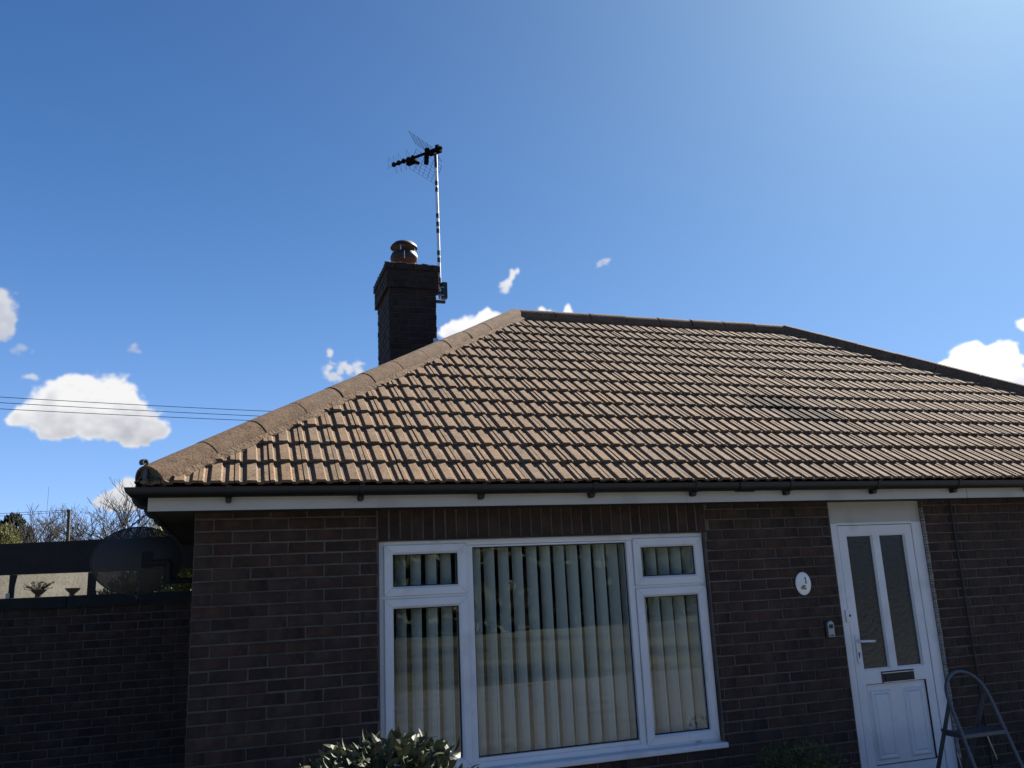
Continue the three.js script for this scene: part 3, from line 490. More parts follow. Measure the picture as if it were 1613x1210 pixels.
// ---------- chimney ----------
const CH = { x0: 1.872, x1: 2.436, z0: -4.55, z1: -3.70, top: 5.40 };
{
  const ch = assembly(house, 'chimney'), cap = 5.115;
  part(ch, 'core', [bx(CH.x0 + 0.008, CH.x1 - 0.008, 2.4, CH.top - 0.01, CH.z0 + 0.008, CH.z1 - 0.008), bx(CH.x0 - 0.024, CH.x1 + 0.024, cap + 0.01, CH.top - 0.012, CH.z0 - 0.024, CH.z1 + 0.024)], mat.sootMortar);
  let row = 0; const rough = [];
  for (let yy = CH.top - 0.0375; yy > 3.2; yy -= 0.075, row++) {
    const o = row === 0 ? 0.048 : row < 4 ? 0.034 : 0, x0 = CH.x0 - o, x1 = CH.x1 + o, z0 = CH.z0 - o, z1 = CH.z1 + o;
    const face = (len, place) => { let a = row % 2 ? 0 : -0.1125; while (a < len - 0.02) { const p = Math.max(0, a), q = Math.min(len, a + 0.225); if (q - p > 0.03) place((p + q) / 2, q - p - 0.009); a += 0.225; } };
    const put = (x, z, w, ry) => { const me = part(ch, 'chimney_brick', pick(brickForms), row < 3 && rnd() < 0.4 ? mat.sootLichen : mat.soot); me.position.set(x, yy + rr(-0.002, 0.002), z); me.rotation.set(rr(-0.02, 0.02), ry + rr(-0.012, 0.012), rr(-0.008, 0.008)); me.scale.set(w / 0.2155, 1, 1); };
    face(x1 - x0, (t, w) => put(x0 + t, z1 + rr(-0.003, 0.003), w, 0));
    face(z1 - z0, (t, w) => put(x0 + rr(-0.003, 0.003), z1 - t, w, -Math.PI / 2));
    if (yy > 3.7) { face(z1 - z0, (t, w) => put(x1, z1 - t, w, Math.PI / 2)); face(x1 - x0, (t, w) => rough.push(pick(brickForms).clone().scale(w / 0.2155, 1, 1).rotateY(Math.PI).translate(x0 + t, yy, z0))); }
    if (o) { rough.push(bx(x0, x1, yy - 0.034, yy - 0.03, z0, z1)); }
  }
  const rbk = part(ch, 'rear_brickwork', rough, mat.soot); rbk.userData.kind = 'stuff';
  // crumbling mortar on the top edge
  const bits = [], nn = 46; for (let i = 0; i < nn; i++) { const t = i / nn * 2, s = rr(0.008, 0.02), x = t < 1 ? CH.x0 - 0.04 + t * (CH.x1 - CH.x0 + 0.08) : CH.x0 - 0.036, z = t < 1 ? CH.z1 + 0.036 : CH.z1 + 0.04 - (t - 1) * 0.93; bits.push(flat(new THREE.IcosahedronGeometry(s, 0).scale(1.5, 0.6, 1).rotateY(rnd() * 6).translate(x, CH.top + rr(-0.006, 0.006), z))); }
  part(ch, 'flaunching', [...bits, flat(new THREE.CylinderGeometry(0.2, 0.46, 0.07, 4, 1).rotateY(Math.PI / 4).scale(0.95, 1, 1.45).translate((CH.x0 + CH.x1) / 2, CH.top + 0.03, (CH.z0 + CH.z1) / 2))], mat.sootMortar);
  const px = 2.135, pz = -4.1, lathe = (pts) => flat(new THREE.LatheGeometry(pts.map(([r, y]) => new THREE.Vector2(r, y)), 36).translate(px, 0, pz), [0, 0], true);
  part(ch, 'chimney_pot', [lathe([[0.001, 5.40], [0.13, 5.40], [0.13, 5.53], [0.125, 5.56], [0.155, 5.585], [0.165, 5.615], [0.160, 5.655], [0.140, 5.672], [0.115, 5.672], [0.11, 5.60], [0.001, 5.59]])], mat.terracotta);
  part(ch, 'cowl_bowl', [lathe([[0.132, 5.57], [0.160, 5.60], [0.172, 5.635], [0.168, 5.66], [0.150, 5.70], [0.146, 5.70], [0.160, 5.655], [0.163, 5.635], [0.150, 5.61]])], mat.cowl);
  part(ch, 'cowl', [lathe([[0.001, 5.866], [0.06, 5.862], [0.12, 5.838], [0.155, 5.805], [0.170, 5.775], [0.165, 5.768], [0.14, 5.775], [0.001, 5.80]])], mat.cowl);
  for (let i = 0; i < 4; i++) { const a = 0.5 + i * Math.PI / 2 , x = px + Math.cos(a) * 0.135, z = pz + Math.sin(a) * 0.135; part(ch, 'cowl_strut', [rod([x, 5.60, z], [x, 5.79, z], 0.007, 0.007, 6)], mat.steel); }
  const fz = CH.z1 + 0.012; part(ch, 'cowl_clip', [rod([px - 0.03, 5.57, pz + 0.175], [px - 0.03, 5.67, pz + 0.178], 0.006, 0.006, 6)], mat.steel);
  part(ch, 'flashing', [bx(CH.x1 - 0.05, CH.x1 + 0.012, 4.42, 4.50, CH.z1, fz)], mat.alu);
}

// ---------- television aerial on its mast ----------
{
  const mx = 2.508, mz = -3.80, a = thing('tv_aerial', 'black grid television aerial on a striped mast strapped to the chimney', 'aerial', [mx, 4.98, mz]);
  const y0 = 0.05, y1 = 2.02, at = (y) => [0.0 - 0.005 * y, y, 0];
  part(a, 'mast', [rod(at(y0), at(y1), 0.019, 0.019, 14)], M(C(0.62, 0.62, 0.64), { metalness: 0.55, roughness: 0.38 }));
  for (const [p, q] of [[1.78, 1.97], [1.54, 1.60], [1.45, 1.51], [1.10, 1.16], [0.99, 1.05], [0.90, 0.96], [0.61, 0.67], [0.52, 0.58], [0.18, 0.32]]) part(a, 'tape_band', [rod(at(p), at(q), 0.0205, 0.0205, 14)], mat.blackPlastic);
  part(a, 'bracket', [bx(-0.09, 0.06, 0.10, 0.14, -0.02, 0.02), bx(0.02, 0.085, 0.06, 0.26, -0.05, 0.03), bx(-0.09, 0.06, 0.0, 0.03, -0.02, 0.02), bx(-0.095, -0.08, -0.02, 0.3, -0.05, 0.05)], mat.blackPlastic);
  part(a, 'u_bolt', [rod([-0.03, 0.09, 0.03], [0.04, 0.09, 0.03], 0.006, 0.006, 6), rod([-0.03, 0.19, 0.03], [0.04, 0.19, 0.03], 0.006, 0.006, 6)], mat.steel);
  const head = assembly(a, 'aerial_head'); head.position.set(-0.01, 2.01, 0);
  const aw = new THREE.MeshPhysicalMaterial({ color: C(0.006, 0.006, 0.007), roughness: 1, specularIntensity: 0.1 });
  const b = new THREE.Vector3(-0.655, 0, -0.755).normalize(), s = new THREE.Vector3(0.755, 0, -0.655).normalize(), up = new THREE.Vector3(0, 1, 0);
  const pt = (f, r, y) => new THREE.Vector3().addScaledVector(b, f).addScaledVector(s, r).addScaledVector(up, y).toArray();
  const bar = (p, q, w) => { const A = new THREE.Vector3(...p), B = new THREE.Vector3(...q), d = B.clone().sub(A), L = d.length(); const g = new THREE.BoxGeometry(w, w, L).translate(0, 0, L / 2); g.applyQuaternion(new THREE.Quaternion().setFromUnitVectors(new THREE.Vector3(0, 0, 1), d.normalize())); return flat(g.translate(A.x, A.y, A.z)); };
  part(head, 'boom', [bar(pt(-0.10, 0, 0.02), pt(0.68, 0, 0.02), 0.026)], aw);
  part(head, 'clamp', [bar(pt(-0.08, 0, 0.0), pt(0.10, 0, 0.0), 0.06), bar(pt(-0.04, -0.035, 0.04), pt(-0.04, 0.035, 0.04), 0.045)], aw);
  part(head, 'reflector_mount', [bar(pt(0.15, 0, -0.13), pt(0.13, 0, 0.08), 0.05)], aw);
  part(head, 'dipole_box', [bar(pt(0.32, 0, -0.03), pt(0.45, 0, -0.03), 0.055), bar(pt(0.33, 0, -0.035), pt(0.27, 0.0, -0.08), 0.04)], aw);
  for (const f of [0.36, 0.43, 0.51, 0.59, 0.67]) part(head, 'element_holder', [bar(pt(f, 0, 0.0), pt(f, 0, 0.055), 0.03), bar(pt(f, -0.02, 0.02), pt(f, 0.02, 0.02), 0.04)], aw);
  const wire = (p, q, r = 0.0022) => flat(rod(p, q, r, r, 5), [0, 0], true);
  for (const sgn of [1, -1]) {                                     // two grid panels opening forwards
    const w = [], H = 0.225, F = 0.11, hw = 0.27, g = (r, t) => pt(0.13 + F * t, r + 0.04, sgn * (0.03 + H * t));
    for (let i = 0; i <= 6; i++) { const r = -hw + 2 * hw * i / 6; w.push(wire(g(r, 0), g(r, 1), i % 2 ? 0.0019 : 0.0026)); }
    for (let k = 0; k <= 6; k++) w.push(wire(g(-hw, k / 6), g(hw, k / 6), 0.0017));
    part(head, 'reflector_panel', w, aw);
  }
  const dm = new THREE.MeshPhysicalMaterial({ color: C(0.045, 0.045, 0.05), roughness: 0.9, specularIntensity: 0.2 });
  for (const f of [0.51, 0.59, 0.67]) { const w = []; for (const k of [-1, 1]) w.push(wire(pt(f, 0, 0.02), pt(f + 0.02, k * 0.085, 0.10), 0.0016), wire(pt(f, 0, 0.02), pt(f + 0.02, k * 0.085, -0.06), 0.0016), wire(pt(f + 0.02, k * 0.085, 0.10), pt(f + 0.02, k * 0.085, -0.06), 0.0016)); part(head, 'director', w, dm); }
  const w = []; for (const k of [-1, 1]) { w.push(wire(pt(0.38, 0, 0.02), pt(0.38, k * 0.11, 0.10)), wire(pt(0.38, 0, 0.02), pt(0.38, k * 0.11, -0.08)), wire(pt(0.38, k * 0.11, 0.10), pt(0.38, k * 0.11, -0.08))); } part(head, 'dipole', w, dm);
}

// ---------- vertical blind inside the window ----------
{
  const bl = thing('vertical_blind', 'pale grey vertical slat blind hanging behind the front window', 'blind', [2.35, 1.96, -0.2]);
  part(bl, 'head_rail', rb(-1.2, 1.2, -0.005, 0.045, -0.03, 0.03, 0.006), mat.upvc);
  const N = 6, hgt = 1.44, form = []; for (let f = 0; f < 4; f++) { const q = []; for (let i = 0; i < N; i++) { const t = (k) => { const u = k / N - 0.5; return [u * 0.089, 0.006 * (0.25 - u * u) * 4 * (0.6 + 0.3 * f)]; }, [xa, za] = t(i), [xb, zb] = t(i + 1), tw = rr(-0.004, 0.004); q.push([[xa, -hgt, za + tw], [xb, -hgt, zb + tw], [xb, 0, zb], [xa, 0, za]]); } form.push(flat(quads(q), [f * 0.2, f * 0.3])); }
  for (let i = 0; i < 23; i++) { const s = part(bl, 'slat', form[i % 4], mat.slat); s.position.set(-1.14 + i * 0.1045 + rr(-0.003, 0.003), -0.01, 0); s.rotation.y = -(48 + rr(-3.5, 3.5)) * rad; }
}

// ---------- things fixed to the front wall ----------
{
  const c = document.createElement('canvas'); c.width = 512; c.height = 640; const x = c.getContext('2d');
  x.fillStyle = '#e8e6e0'; x.fillRect(0, 0, 512, 640);
  x.fillStyle = '#15151a'; x.font = 'bold 260px serif'; x.textAlign = 'center'; x.fillText('1', 322, 315);
  let sd = 7; const r2 = () => { sd = (sd * 16807) % 2147483647; return sd / 2147483647; };
  for (let i = 0; i < 46; i++) { x.fillStyle = ['#8a5a3c', '#3b3a30', '#5c2f26', '#6d6a45', '#2c2a2a', '#a98563'][i % 6]; x.beginPath(); x.ellipse(230 + (r2() - 0.5) * 170, 400 + (r2() - 0.5) * 130 + 20, 10 + r2() * 18, 8 + r2() * 10, r2() * 3, 0, 7); x.fill(); }
  const t = new THREE.CanvasTexture(c); t.colorSpace = THREE.SRGBColorSpace;
  const p = thing('house_number_plaque', 'oval white house number plaque with a small flower motif beside the door', 'house number', [4.366, 1.565, 0.0]);
  const g = new THREE.SphereGeometry(1, 48, 24).scale(0.066, 0.083, 0.012), po = g.attributes.position, uv = g.attributes.uv;
  for (let i = 0; i < po.count; i++) uv.setXY(i, po.getX(i) / 0.132 + 0.5, po.getY(i) / 0.166 + 0.5);
  const face = part(p, 'face', g, new THREE.MeshPhysicalMaterial({ map: t, roughness: 0.25, clearcoat: 0.6 })); face.position.z = 0.005;
  const rim = []; for (let i = 0; i < 40; i++) rim.push([Math.cos(i / 40 * 6.28318) * 0.0655, Math.sin(i / 40 * 6.28318) * 0.0825, 0.006]);
  part(p, 'rim', new THREE.TubeGeometry(new THREE.CatmullRomCurve3(rim.map((v) => new THREE.Vector3(...v)), true), 64, 0.0035, 6, true), mat.upvc);

  const k = thing('key_safe', 'small grey key safe with dark dial window on the brick wall', 'key safe', [4.545, 1.22, 0.0]);
  part(k, 'back_plate', rb(-0.036, 0.034, -0.062, 0.062, 0.0, 0.022, 0.008), mat.blackPlastic);
  const sh = new THREE.Shape(); sh.moveTo(-0.025, -0.054); sh.lineTo(0.025, -0.054); sh.lineTo(0.025, 0.035); sh.absarc(0, 0.035, 0.025, 0, Math.PI); sh.lineTo(-0.025, -0.054);
  part(k, 'cover', flat(new THREE.ExtrudeGeometry(sh, { depth: 0.012, bevelEnabled: true, bevelSize: 0.003, bevelThickness: 0.003, bevelSegments: 2, curveSegments: 12 }).translate(0, 0, 0.022)), M(C(0.30, 0.32, 0.33), { metalness: 0.5, roughness: 0.45 }));
  part(k, 'dial_window', rb(-0.018, 0.018, 0.008, 0.036, 0.034, 0.040, 0.004), mat.gasket);
  part(k, 'latch', rb(-0.018, 0.018, -0.049, -0.040, 0.034, 0.039, 0.002), mat.gasket);
}

// ---------- step ladder ----------
{
  const l = thing('step_ladder', 'grey tubular step ladder with hooped handrail standing before the door', 'step ladder', [5.1, 0, 0.75]);
  const at = (x, y, z) => [x - 5.1, y, z - 0.75], zf = (y) => 0.955 - 0.355 * y;
  const xl = (y) => 4.925 - 0.02 * (0.78 - y), xr = (y) => 5.28 + 0.05 * (0.78 - y), pts = [];
  for (const y of [0.01, 0.2, 0.4, 0.6, 0.74]) pts.push(at(xl(y), y, zf(y)));
  for (let i = 1; i < 8; i++) { const a = Math.PI * (1 - i / 8), y = 0.75 + Math.sin(a) * 0.175; pts.push(at(5.102 + Math.cos(a) * 0.178, y, zf(y))); }
  for (const y of [0.74, 0.6, 0.4, 0.2, 0.01]) pts.push(at(xr(y), y, zf(y)));
  part(l, 'hoop_rail', [tube(pts, 0.0125, 120, 10)], mat.ladder);
  part(l, 'rear_leg', [rod(at(4.955, 0.755, 0.665), at(4.975, 0.01, 0.33), 0.014, 0.014, 10)], mat.ladder);
  part(l, 'rear_leg', [rod(at(5.255, 0.755, 0.665), at(5.235, 0.01, 0.33), 0.014, 0.014, 10)], mat.ladder);
  for (const y of [0.545, 0.30]) part(l, 'tread', [rb(xl(y) - 5.1, xr(y) - 5.1, y - 0.028, y, zf(y) - 0.75 - 0.15, zf(y) - 0.75 + 0.015, 0.006)], mat.ladder);
  part(l, 'pivot', [rod(at(4.918, 0.55, 0.59), at(4.918, 0.55, 0.77), 0.011, 0.011, 8)], mat.ladder);
  part(l, 'strut', [rod(at(5.15, 0.52, 0.74), at(5.205, 0.36, 0.74), 0.004, 0.004, 6)], mat.steel);
  part(l, 'strut', [rod(at(4.99, 0.40, 0.62), at(5.01, 0.30, 0.62), 0.004, 0.004, 6)], mat.steel);
  for (const [x, z] of [[4.91, 0.952], [5.319, 0.952], [4.975, 0.33], [5.235, 0.33]]) part(l, 'rubber_foot', [rod(at(x, 0.0, z), at(x, 0.03, z), 0.018, 0.017, 10)], mat.blackPlastic);
}

// ---------- planting ----------
function leafGeo(L, Wd, bend, fold) {
  const q = [], n = 4, row = (t) => { const w = Wd * Math.sin(Math.PI * Math.pow(t, 0.8)) * 0.5, y = L * t, z = -bend * L * t * t; return [[-w, y, z + fold * w], [0, y, z], [w, y, z + fold * w]]; };
  for (let i = 0; i < n; i++) { const a = row(i / n), b = row((i + 1) / n); for (let k = 0; k < 2; k++) q.push([a[k], a[k + 1], b[k + 1], b[k]]); }
  return flat(quads(q));
}
const setDir = (up, roll) => new THREE.Matrix4().makeRotationFromQuaternion(new THREE.Quaternion().setFromUnitVectors(new THREE.Vector3(0, 1, 0), up).multiply(new THREE.Quaternion().setFromAxisAngle(new THREE.Vector3(0, 1, 0), roll)));
{ // big-leaved shrub under the left light of the window
  const cx = 0.90, cz = 1.55, s = thing('evergreen_shrub', 'large glossy broad-leaved shrub below the left end of the window', 'shrub', [cx, -0.04, cz]);
  const mats = [leafMat(0.042, 0.050, 0.028, 0.6, 0.1), leafMat(0.062, 0.070, 0.040, 0.58, 0.1), leafMat(0.11, 0.115, 0.055, 0.6, 0.2)];
  const forms = []; for (let i = 0; i < 8; i++) forms.push(leafGeo(rr(0.05, 0.085), rr(0.026, 0.040), rr(-0.1, 0.5), rr(0.1, 0.6)));
  const leaves = [];
  for (let i = 0; i < 2600; i++) {
    const a = rnd() * Math.PI * 2, ph = Math.acos(1 - 1.25 * rnd()), rad0 = 0.72 + 0.28 * Math.sqrt(rnd());
    const bump = 1 + 0.26 * (fbm(a * 1.6 + 5, ph * 3, 3) - 0.5) * 2;
    const x = Math.sin(ph) * Math.cos(a) * 0.47 * rad0 * bump, z = Math.sin(ph) * Math.sin(a) * 0.42 * rad0 * bump, y = 0.62 + Math.cos(ph) * 0.40 * rad0 * bump;
    const d = new THREE.Vector3(x * 1.3 + rr(-0.75, 0.75), 0.35 + rr(-0.35, 0.5), z * 1.3 + rr(-0.75, 0.75)).normalize();
    leaves.push({ m: setDir(d, rnd() * 6.28).setPosition(x, y, z), f: pick(forms), k: rnd() < 0.07 ? 2 : rnd() < 0.5 ? 1 : 0, sc: nearScore(cx + x, y, cz + z) * (1 + y * 3) });
  }
  leaves.sort((p, q) => q.sc - p.sc);
  const rest = [[], [], []];
  leaves.forEach((v, i) => { if (i < 300) part(s, 'leaf', v.f, mats[v.k]).applyMatrix4(v.m); else rest[v.k].push(v.f.clone().applyMatrix4(v.m)); });
  rest.forEach((r, k) => { const f = part(s, 'foliage', r, mats[k]); f.userData.kind = 'stuff'; });
  const st = []; for (let i = 0; i < 26; i++) { const a = rnd() * 6.28, r = rr(0.1, 0.4); st.push(rod([rr(-0.05, 0.05), 0, rr(-0.05, 0.05)], [Math.cos(a) * r, rr(0.5, 0.95), Math.sin(a) * r * 0.9], 0.008, 0.003, 5)); }
  part(s, 'stem', st, mat.bark);
}
function bush(name, label, pos, size, n, leaf, colors, group, rough = 0.8) {
  const s = thing(name, label, name === 'conifer' ? 'tree' : 'shrub', pos, group), per = colors.map(() => []), [sx, sy, sz] = size;
  const cl = []; for (let i = 0; i < 26; i++) { const a = rnd() * 6.28, u = rr(0.1, 1), r = Math.sqrt(1 - Math.pow(Math.abs(u - 0.4) / 0.75, 2)) * rr(0.55, 0.9); cl.push([Math.cos(a) * r * sx, u * sy * 0.86, Math.sin(a) * r * sz, rr(0.25, 0.42)]); }
  for (let i = 0; i < n; i++) {
    const c = pick(cl), v = new THREE.Vector3(rr(-1, 1), rr(-1, 1), rr(-1, 1)).normalize(), k = c[3] * Math.cbrt(rr(0.2, 1)), m = setDir(v.clone().add(new THREE.Vector3(0, 0.4, 0)).normalize(), rnd() * 6.28).setPosition(c[0] + v.x * k * sx, Math.max(0.03, c[1] + v.y * k * sy * 0.5), c[2] + v.z * k * sz);
    per[Math.floor(rnd() * colors.length)].push(pick(leaf).clone().applyMatrix4(m));
  }
  per.forEach((g, i) => { const f = part(s, 'foliage', g, leafMat(...colors[i], rough)); f.userData.kind = 'stuff'; });
  const st = []; for (let i = 0; i < 9; i++) { const a = rnd() * 6.28; st.push(rod([rr(-0.1, 0.1) * sx, 0, rr(-0.1, 0.1) * sz], [Math.cos(a) * sx * 0.5, sy * rr(0.5, 0.8), Math.sin(a) * sz * 0.5], 0.02 * sy, 0.008 * sy, 5)); }
  part(s, 'stem', st, mat.bark);
  return s;
}
const small = [leafGeo(0.03, 0.014, 0.2, 0.3), leafGeo(0.024, 0.013, 0.3, 0.4)], mid = [leafGeo(0.09, 0.045, 0.2, 0.3), leafGeo(0.07, 0.04, 0.3, 0.2)], fine2 = [leafGeo(0.30, 0.13, 0.25, 0.3), leafGeo(0.24, 0.12, 0.3, 0.3)], fine = [leafGeo(0.20, 0.08, 0.25, 0.3), leafGeo(0.16, 0.08, 0.3, 0.3)], big = [leafGeo(0.28, 0.12, 0.25, 0.3), leafGeo(0.34, 0.14, 0.3, 0.3)];
bush('low_shrub', 'low small-leaved green shrub against the bricks left of the door', [3.83, 0, 0.42], [0.34, 0.55, 0.26], 3000, small, [[0.085, 0.11, 0.04], [0.14, 0.15, 0.05], [0.06, 0.08, 0.03]]);
bush('garden_bush', 'yellow-green bush showing in the gap right of the satellite dish', [-0.30, 0, -6.2], [0.85, 2.6, 0.7], 6500, mid, [[0.20, 0.21, 0.06], [0.15, 0.17, 0.05], [0.25, 0.23, 0.08]]);
bush('garden_bush', 'dark leafy bush showing below the satellite dish', [-1.40, 0, -8.6], [0.40, 2.1, 0.5], 4000, mid, [[0.05, 0.06, 0.03], [0.07, 0.08, 0.045], [0.09, 0.095, 0.07]]);
bush('rear_garden_shrub', 'sunlit shrub glimpsed through the house between blind slats', [2.95, 0, -8.4], [1.0, 2.6, 0.8], 3500, mid, [[0.22, 0.24, 0.05], [0.14, 0.17, 0.04], [0.30, 0.28, 0.10]]);
bush('hedge_bush', 'olive green bush at the left edge in front of the conifer', [-10.1, 0, -40], [1.35, 5.15, 1.3], 15000, fine, [[0.14, 0.14, 0.055], [0.10, 0.105, 0.04], [0.19, 0.175, 0.08]]);
bush('conifer', 'dark evergreen tree at the left edge behind the olive bush', [-12.7, 0, -50], [2.0, 6.6, 2.0], 22000, fine2, [[0.018, 0.026, 0.016], [0.026, 0.034, 0.02], [0.014, 0.02, 0.013]]);
bush('distant_bush', 'brownish olive bush behind the bare tree near the gutter', [-2.9, 0, -41], [1.6, 5.35, 1.4], 9000, fine, [[0.12, 0.105, 0.05], [0.09, 0.085, 0.04], [0.16, 0.14, 0.08]]);

for (const [x, z, h] of [[-9, 26, 6.5], [1, 28, 8], [11, 25, 6], [20, 29, 8.5], [31, 27, 7]]) bush('roadside_tree', `tree of the roadside screen, ${['farthest left', 'second from left', 'middle one', 'second from right', 'farthest right'][Math.round((x + 9) / 10)]} opposite the bungalow`, [x, 0, z], [6.2, h * 0.62, 3.2], 5200, [leafGeo(0.7, 0.34, 0.25, 0.3), leafGeo(0.6, 0.3, 0.3, 0.3)], [[0.075, 0.085, 0.04], [0.055, 0.065, 0.032], [0.11, 0.112, 0.055]], 'trees across the road mirrored in the glass');
// bare trees
function bareTree(label, pos, height, spread, levels, m, group) {
  const t = thing('bare_tree', label, 'tree', pos, group), trunk = [], br = [];
  const grow = (p, d, len, r, lv) => {
    let q = p.clone(), dir = d.clone(), segs = 3;
    for (let i = 0; i < segs; i++) { const n = q.clone().addScaledVector(dir, len / segs), r2 = r * (1 - 0.22 * (i + 1) / segs * 1.4); (lv === 0 ? trunk : br).push(rod(q.toArray(), n.toArray(), r * (1 - 0.3 * i / segs), r * (1 - 0.3 * (i + 1) / segs), lv > 2 ? 4 : 6, true)); q = n; dir.add(new THREE.Vector3(rr(-0.22, 0.22), rr(-0.1, 0.16), rr(-0.22, 0.22))).normalize();
      if (lv > 0 && lv < levels && rnd() < 0.6) { const dd = dir.clone().add(new THREE.Vector3(rr(-0.9, 0.9), rr(-0.2, 0.7), rr(-0.9, 0.9))).normalize(); grow(q, dd, len * rr(0.45, 0.7), r * 0.5, lv + 1); } }
    if (lv < levels) { const k = lv === 0 ? 7 : 2 + (rnd() < 0.42 ? 1 : 0); for (let i = 0; i < k; i++) { const a = rnd() * 6.28, s = lv === 0 ? spread : rr(0.4, 0.85), dd = dir.clone().add(new THREE.Vector3(Math.cos(a) * s, rr(-0.1, 0.35), Math.sin(a) * s)).normalize(); grow(q, dd, len * (lv === 0 ? rr(0.42, 0.62) : rr(0.66, 0.9)), Math.max(r * 0.6, 0.010), lv + 1); } }
  };
  grow(new THREE.Vector3(0, 0, 0), new THREE.Vector3(0.02, 1, 0), height * 0.40, height * 0.016, 0);
  part(t, 'trunk', trunk, m); const c = part(t, 'crown', br, m);
  return t;
}
bareTree('bare branching tree to the right of the wooden pole', [-6.3, 0, -45], 7.7, 1.7, 5, mat.paleBark);
bareTree('smaller bare tree to the left of the wooden pole', [-9.1, 0, -47], 6.6, 1.8, 5, mat.paleBark);

// ---------- wooden pole and overhead wires ----------
{
  const p = thing('utility_pole', 'weathered wooden utility pole rising among the bare branches', 'utility pole', [-7.41, 0, -40]);
  part(p, 'shaft', [rod([0.06, 0, 0], [-0.06, 6.0, 0], 0.10, 0.078, 12)], mat.bark);
  part(p, 'insulator', [rod([-0.13, 5.85, 0], [-0.13, 6.01, 0], 0.036, 0.03, 8), rod([-0.06, 5.82, 0], [-0.14, 5.84, 0], 0.024, 0.024, 6)], mat.blackPlastic);
  const wl = ['upper', 'middle', 'lowest'], H = [[9.344, 9.056], [9.127, 8.835], [8.888, 8.625]];
  H.forEach(([a, b], i) => { const sl = (b - a) / 7.28, pts = []; for (let k = 0; k <= 8; k++) { const x = -22 + k * 6, y = a + (x + 8.42) * sl + 0.0009 * (x + 5) * (x + 5); pts.push([x, y, -30]); }
    const w = part(scene, 'overhead_wire', tube(pts, 0.0125, 60, 6), mat.cable); describe(w, `${wl[i]} of the three dark overhead wires crossing the big cloud`, 'wire', 'three parallel overhead wires'); });
  for (const [k, dy] of [['upper', 0.0], ['lower', -0.12]]) { const w = part(scene, 'service_wire', tube([[-40, 8.35 + dy * 2, -70], [-26, 8.42 + dy * 2, -70], [-17.4, 8.62 + dy * 1.6, -70], [-12.65, 8.80 + dy, -70]].map(([x, y, z]) => [0.243 + (x - 0.243) * 0.603, 1.684 + (y - 1.684) * 0.603, -40]), 0.011, 40, 6), mat.cable); describe(w, `${k} thin wire running from the wooden pole to the left`, 'wire', 'wires on the wooden pole'); }
  const m = thing('whip_aerial', 'thin vertical whip aerial left of the wooden pole', 'aerial', [-12.6, 0, -62]);
  part(m, 'rod', [rod([0, 0, 0], [-0.02, 9.75, 0], 0.018, 0.01, 6)], mat.bark);
}

// ---------- garden wall with timber screen at the left ----------
{
  const z = -3.2, x0 = -4.2, x1 = -0.002, top = 1.95 - 0.218, ch = 0.105;
  const w = thing('garden_wall', 'shaded brick garden wall with dark coping left of the bungalow', 'garden wall', [(x0 + x1) / 2, 0, z]);
  const ox = -(x0 + x1) / 2;
  part(w, 'mortar', bx(x0 + ox, x1 + ox, 0, top - ch, -0.22, -0.0055), mat.mortar);
  const list = []; for (let r = 0; r * 0.075 < top - ch; r++) for (let i = -1; i < 20; i++) { const a = Math.max(x0, x0 + (i + (r % 2) * 0.5) * 0.225), b = Math.min(x1, x0 + (i + 1 + (r % 2) * 0.5) * 0.225); if (b - a > 0.04) list.push({ x: (a + b) / 2, y: top - ch - 0.0375 - r * 0.075, w: b - a - 0.0095 }); }
  const rest = []; list.map((s) => ({ ...s, sc: nearScore(s.x, s.y, z) })).sort((a, b) => b.sc - a.sc).forEach((s, i) => { if (s.y < 0.03) return; const f = pick(brickForms), me = new THREE.Mesh(f, pick(brickTones)); me.name = 'brick'; me.position.set(s.x + ox, s.y, rr(-0.0012, 0.0012)); me.rotation.x = rr(-0.01, 0.01); me.scale.x = s.w / 0.2155; if (i < 300) { me.castShadow = me.receiveShadow = true; w.add(me); } else { me.updateMatrix(); rest.push(f.clone().applyMatrix4(me.matrix)); } });
  if (rest.length) part(w, 'brickwork', rest, brickTones[1]).userData.kind = 'stuff';
  for (let i = 0; i < 7; i++) part(w, 'coping', rb(x0 + ox + i * 0.6 + 0.002, Math.min(x0 + ox + (i + 1) * 0.6 - 0.002, x1 + ox), top - ch, top + rr(-0.001, 0.001), -0.25, 0.03, 0.006), mat.coping);
  const s = thing('timber_screen', 'dark timber beam on square posts above the garden wall', 'timber screen', [-2.1, top, z]);
  const q = (a) => a; const yA = 2.158 - top, yB = 2.255 - top, yb0 = 1.935 - top;
  const beam = []; { const X0 = -2.1, X1 = 2.095, t0 = yA, t1 = yB, b0 = yb0, b1 = yb0 + 0.004, zf = 0.02, zr = -0.06; const F = [[X0, b0, zf], [X1, b1, zf], [X1, t1, zf], [X0, t0, zf]], B = F.map(([a, b]) => [a, b, zr]); beam.push([F[0], F[1], F[2], F[3]], [B[1], B[0], B[3], B[2]], [F[3], F[2], B[2], B[3]], [F[1], F[0], B[0], B[1]], [F[0], F[3], B[3], B[0]], [F[2], F[1], B[1], B[2]]); }
  part(s, 'beam', flat(quads(beam)), mat.timber);
  for (const [a, b] of [[-1.684, -1.635], [-1.045, -0.972], [-2.45, -2.38], [-0.09, -0.01]]) part(s, 'post', bx(a + 2.1, b + 2.1, 0, yb0, -0.055, 0.012), mat.timber);
  part(s, 'bracket_block', bx(-1.70 + 2.1, -1.668 + 2.1, 0, 0.045, -0.02, 0.03), mat.fasciaWhite);
}
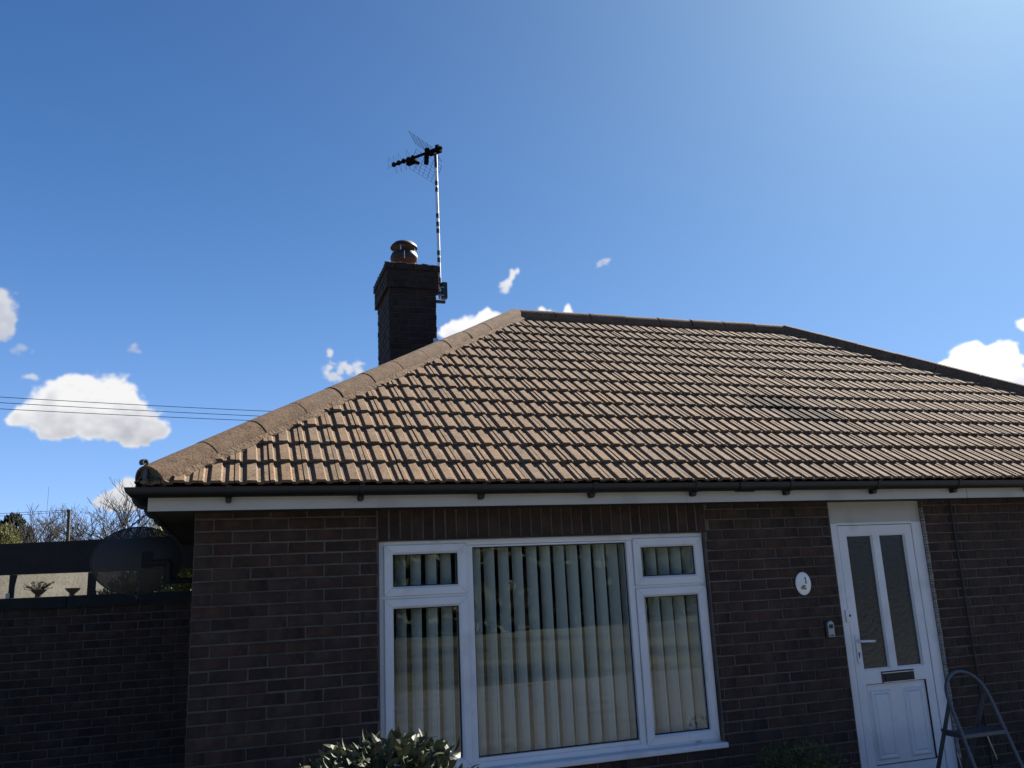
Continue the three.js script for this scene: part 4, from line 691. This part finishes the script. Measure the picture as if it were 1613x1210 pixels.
// pale rendered wall beyond, with two planters before it
{
  const w = thing('rendered_wall', 'pale weathered rendered wall seen through the timber screen', 'wall', [-3.9, 0, -14]); w.rotation.y = 50 * rad;
  part(w, 'panel', bx(-5, 2.6, 0, 2.42, -0.2, 0), mat.render); part(w, 'coping', bx(-5.06, 2.66, 2.42, 2.48, -0.24, 0.04), mat.render);
  const planter = (label, x, plants) => {
    const p = thing('pedestal_planter', label, 'planter', [x, 0.03, -13]), lathe = (pts) => flat(new THREE.LatheGeometry(pts.map(([r, y]) => new THREE.Vector2(r, y)), 20), [0, 0], true);
    part(p, 'pedestal', [lathe([[0.001, 0], [0.2, 0], [0.2, 0.12], [0.14, 0.2], [0.12, 1.45], [0.16, 1.55], [0.12, 1.62], [0.07, 1.70], [0.06, 1.80]])], mat.stone);
    part(p, 'bowl', [lathe([[0.05, 1.79], [0.08, 1.82], [0.13, 1.87], [0.15, 1.895], [0.14, 1.90], [0.07, 1.86], [0.001, 1.85]])], mat.stone);
    if (plants) { const st = []; for (let i = 0; i < 60; i++) { const a = rnd() * 6.28, r = rr(0.05, 0.27); let q = [0, 1.86, 0]; const e = [Math.cos(a) * r, 1.86 + rr(0.05, 0.17), Math.sin(a) * r]; st.push(rod(q, e, 0.008, 0.005, 4)); st.push(rod(e, [e[0] + rr(-0.06, 0.06), e[1] + rr(0, 0.05), e[2] + rr(-0.06, 0.06)], 0.008, 0.004, 4)); } part(p, 'twig', st, mat.soil); }
  };
  planter('stone pedestal planter filled with bare twigs before the pale wall', -3.32, true);
  planter('empty stone pedestal bowl right of the twig planter', -2.73, false);
}
// ---------- perforated satellite dish on the side wall ----------
{
  const d = thing('satellite_dish', 'round black mesh satellite dish on the bungalow side wall', 'satellite dish', [-0.362, 1.922, -0.5]);
  const holes = tex(64, (u, v) => { const a = Math.hypot(((u * 4) % 1) - 0.5, ((v * 4) % 1) - 0.5) < 0.13 ? 0 : 1; return a; }, 0.022);
  const dm = M(C(0.011, 0.012, 0.013), { roughness: 0.6, alphaMap: holes, transparent: true, side: THREE.DoubleSide });
  const N = 10, S = 48, q = [], pt = (i, k) => { const r = i / N, a = k / S * Math.PI * 2; return [Math.cos(a) * r * 0.278, Math.sin(a) * r * 0.216, 0.055 * (1 - r * r)]; };
  for (let i = 0; i < N; i++) for (let k = 0; k < S; k++) q.push([pt(i, k), pt(i + 1, k), pt(i + 1, k + 1), pt(i, k + 1)]);
  part(d, 'reflector', flat(quads(q)), dm);
  const rim = []; for (let k = 0; k < 48; k++) rim.push(new THREE.Vector3(...pt(N, k)));
  part(d, 'rim', new THREE.TubeGeometry(new THREE.CatmullRomCurve3(rim, true), 96, 0.004, 6, true), mat.blackPlastic);
  part(d, 'feed_arm', [tube([[0.0, -0.205, 0.01], [0.0, -0.23, -0.16], [0.0, -0.10, -0.33]], 0.01, 20, 8), rod([0, -0.11, -0.32], [0, -0.04, -0.25], 0.028, 0.03, 12)], mat.alu);
  part(d, 'wall_bracket', [rod([0.08, -0.02, 0.05], [0.2, -0.02, 0.07], 0.018, 0.018, 10), rod([0.2, -0.02, 0.07], [0.2, -0.14, 0.07], 0.018, 0.018, 10), rod([0.2, -0.14, 0.07], [0.366, -0.14, 0.02], 0.018, 0.018, 10), bx(0.36, 0.372, -0.24, -0.04, -0.05, 0.09)], mat.felt2);
  part(d, 'back_plate', [bx(0.03, 0.09, -0.05, 0.05, 0.045, 0.062)], mat.felt2);
}
renderer.render(scene, camera);
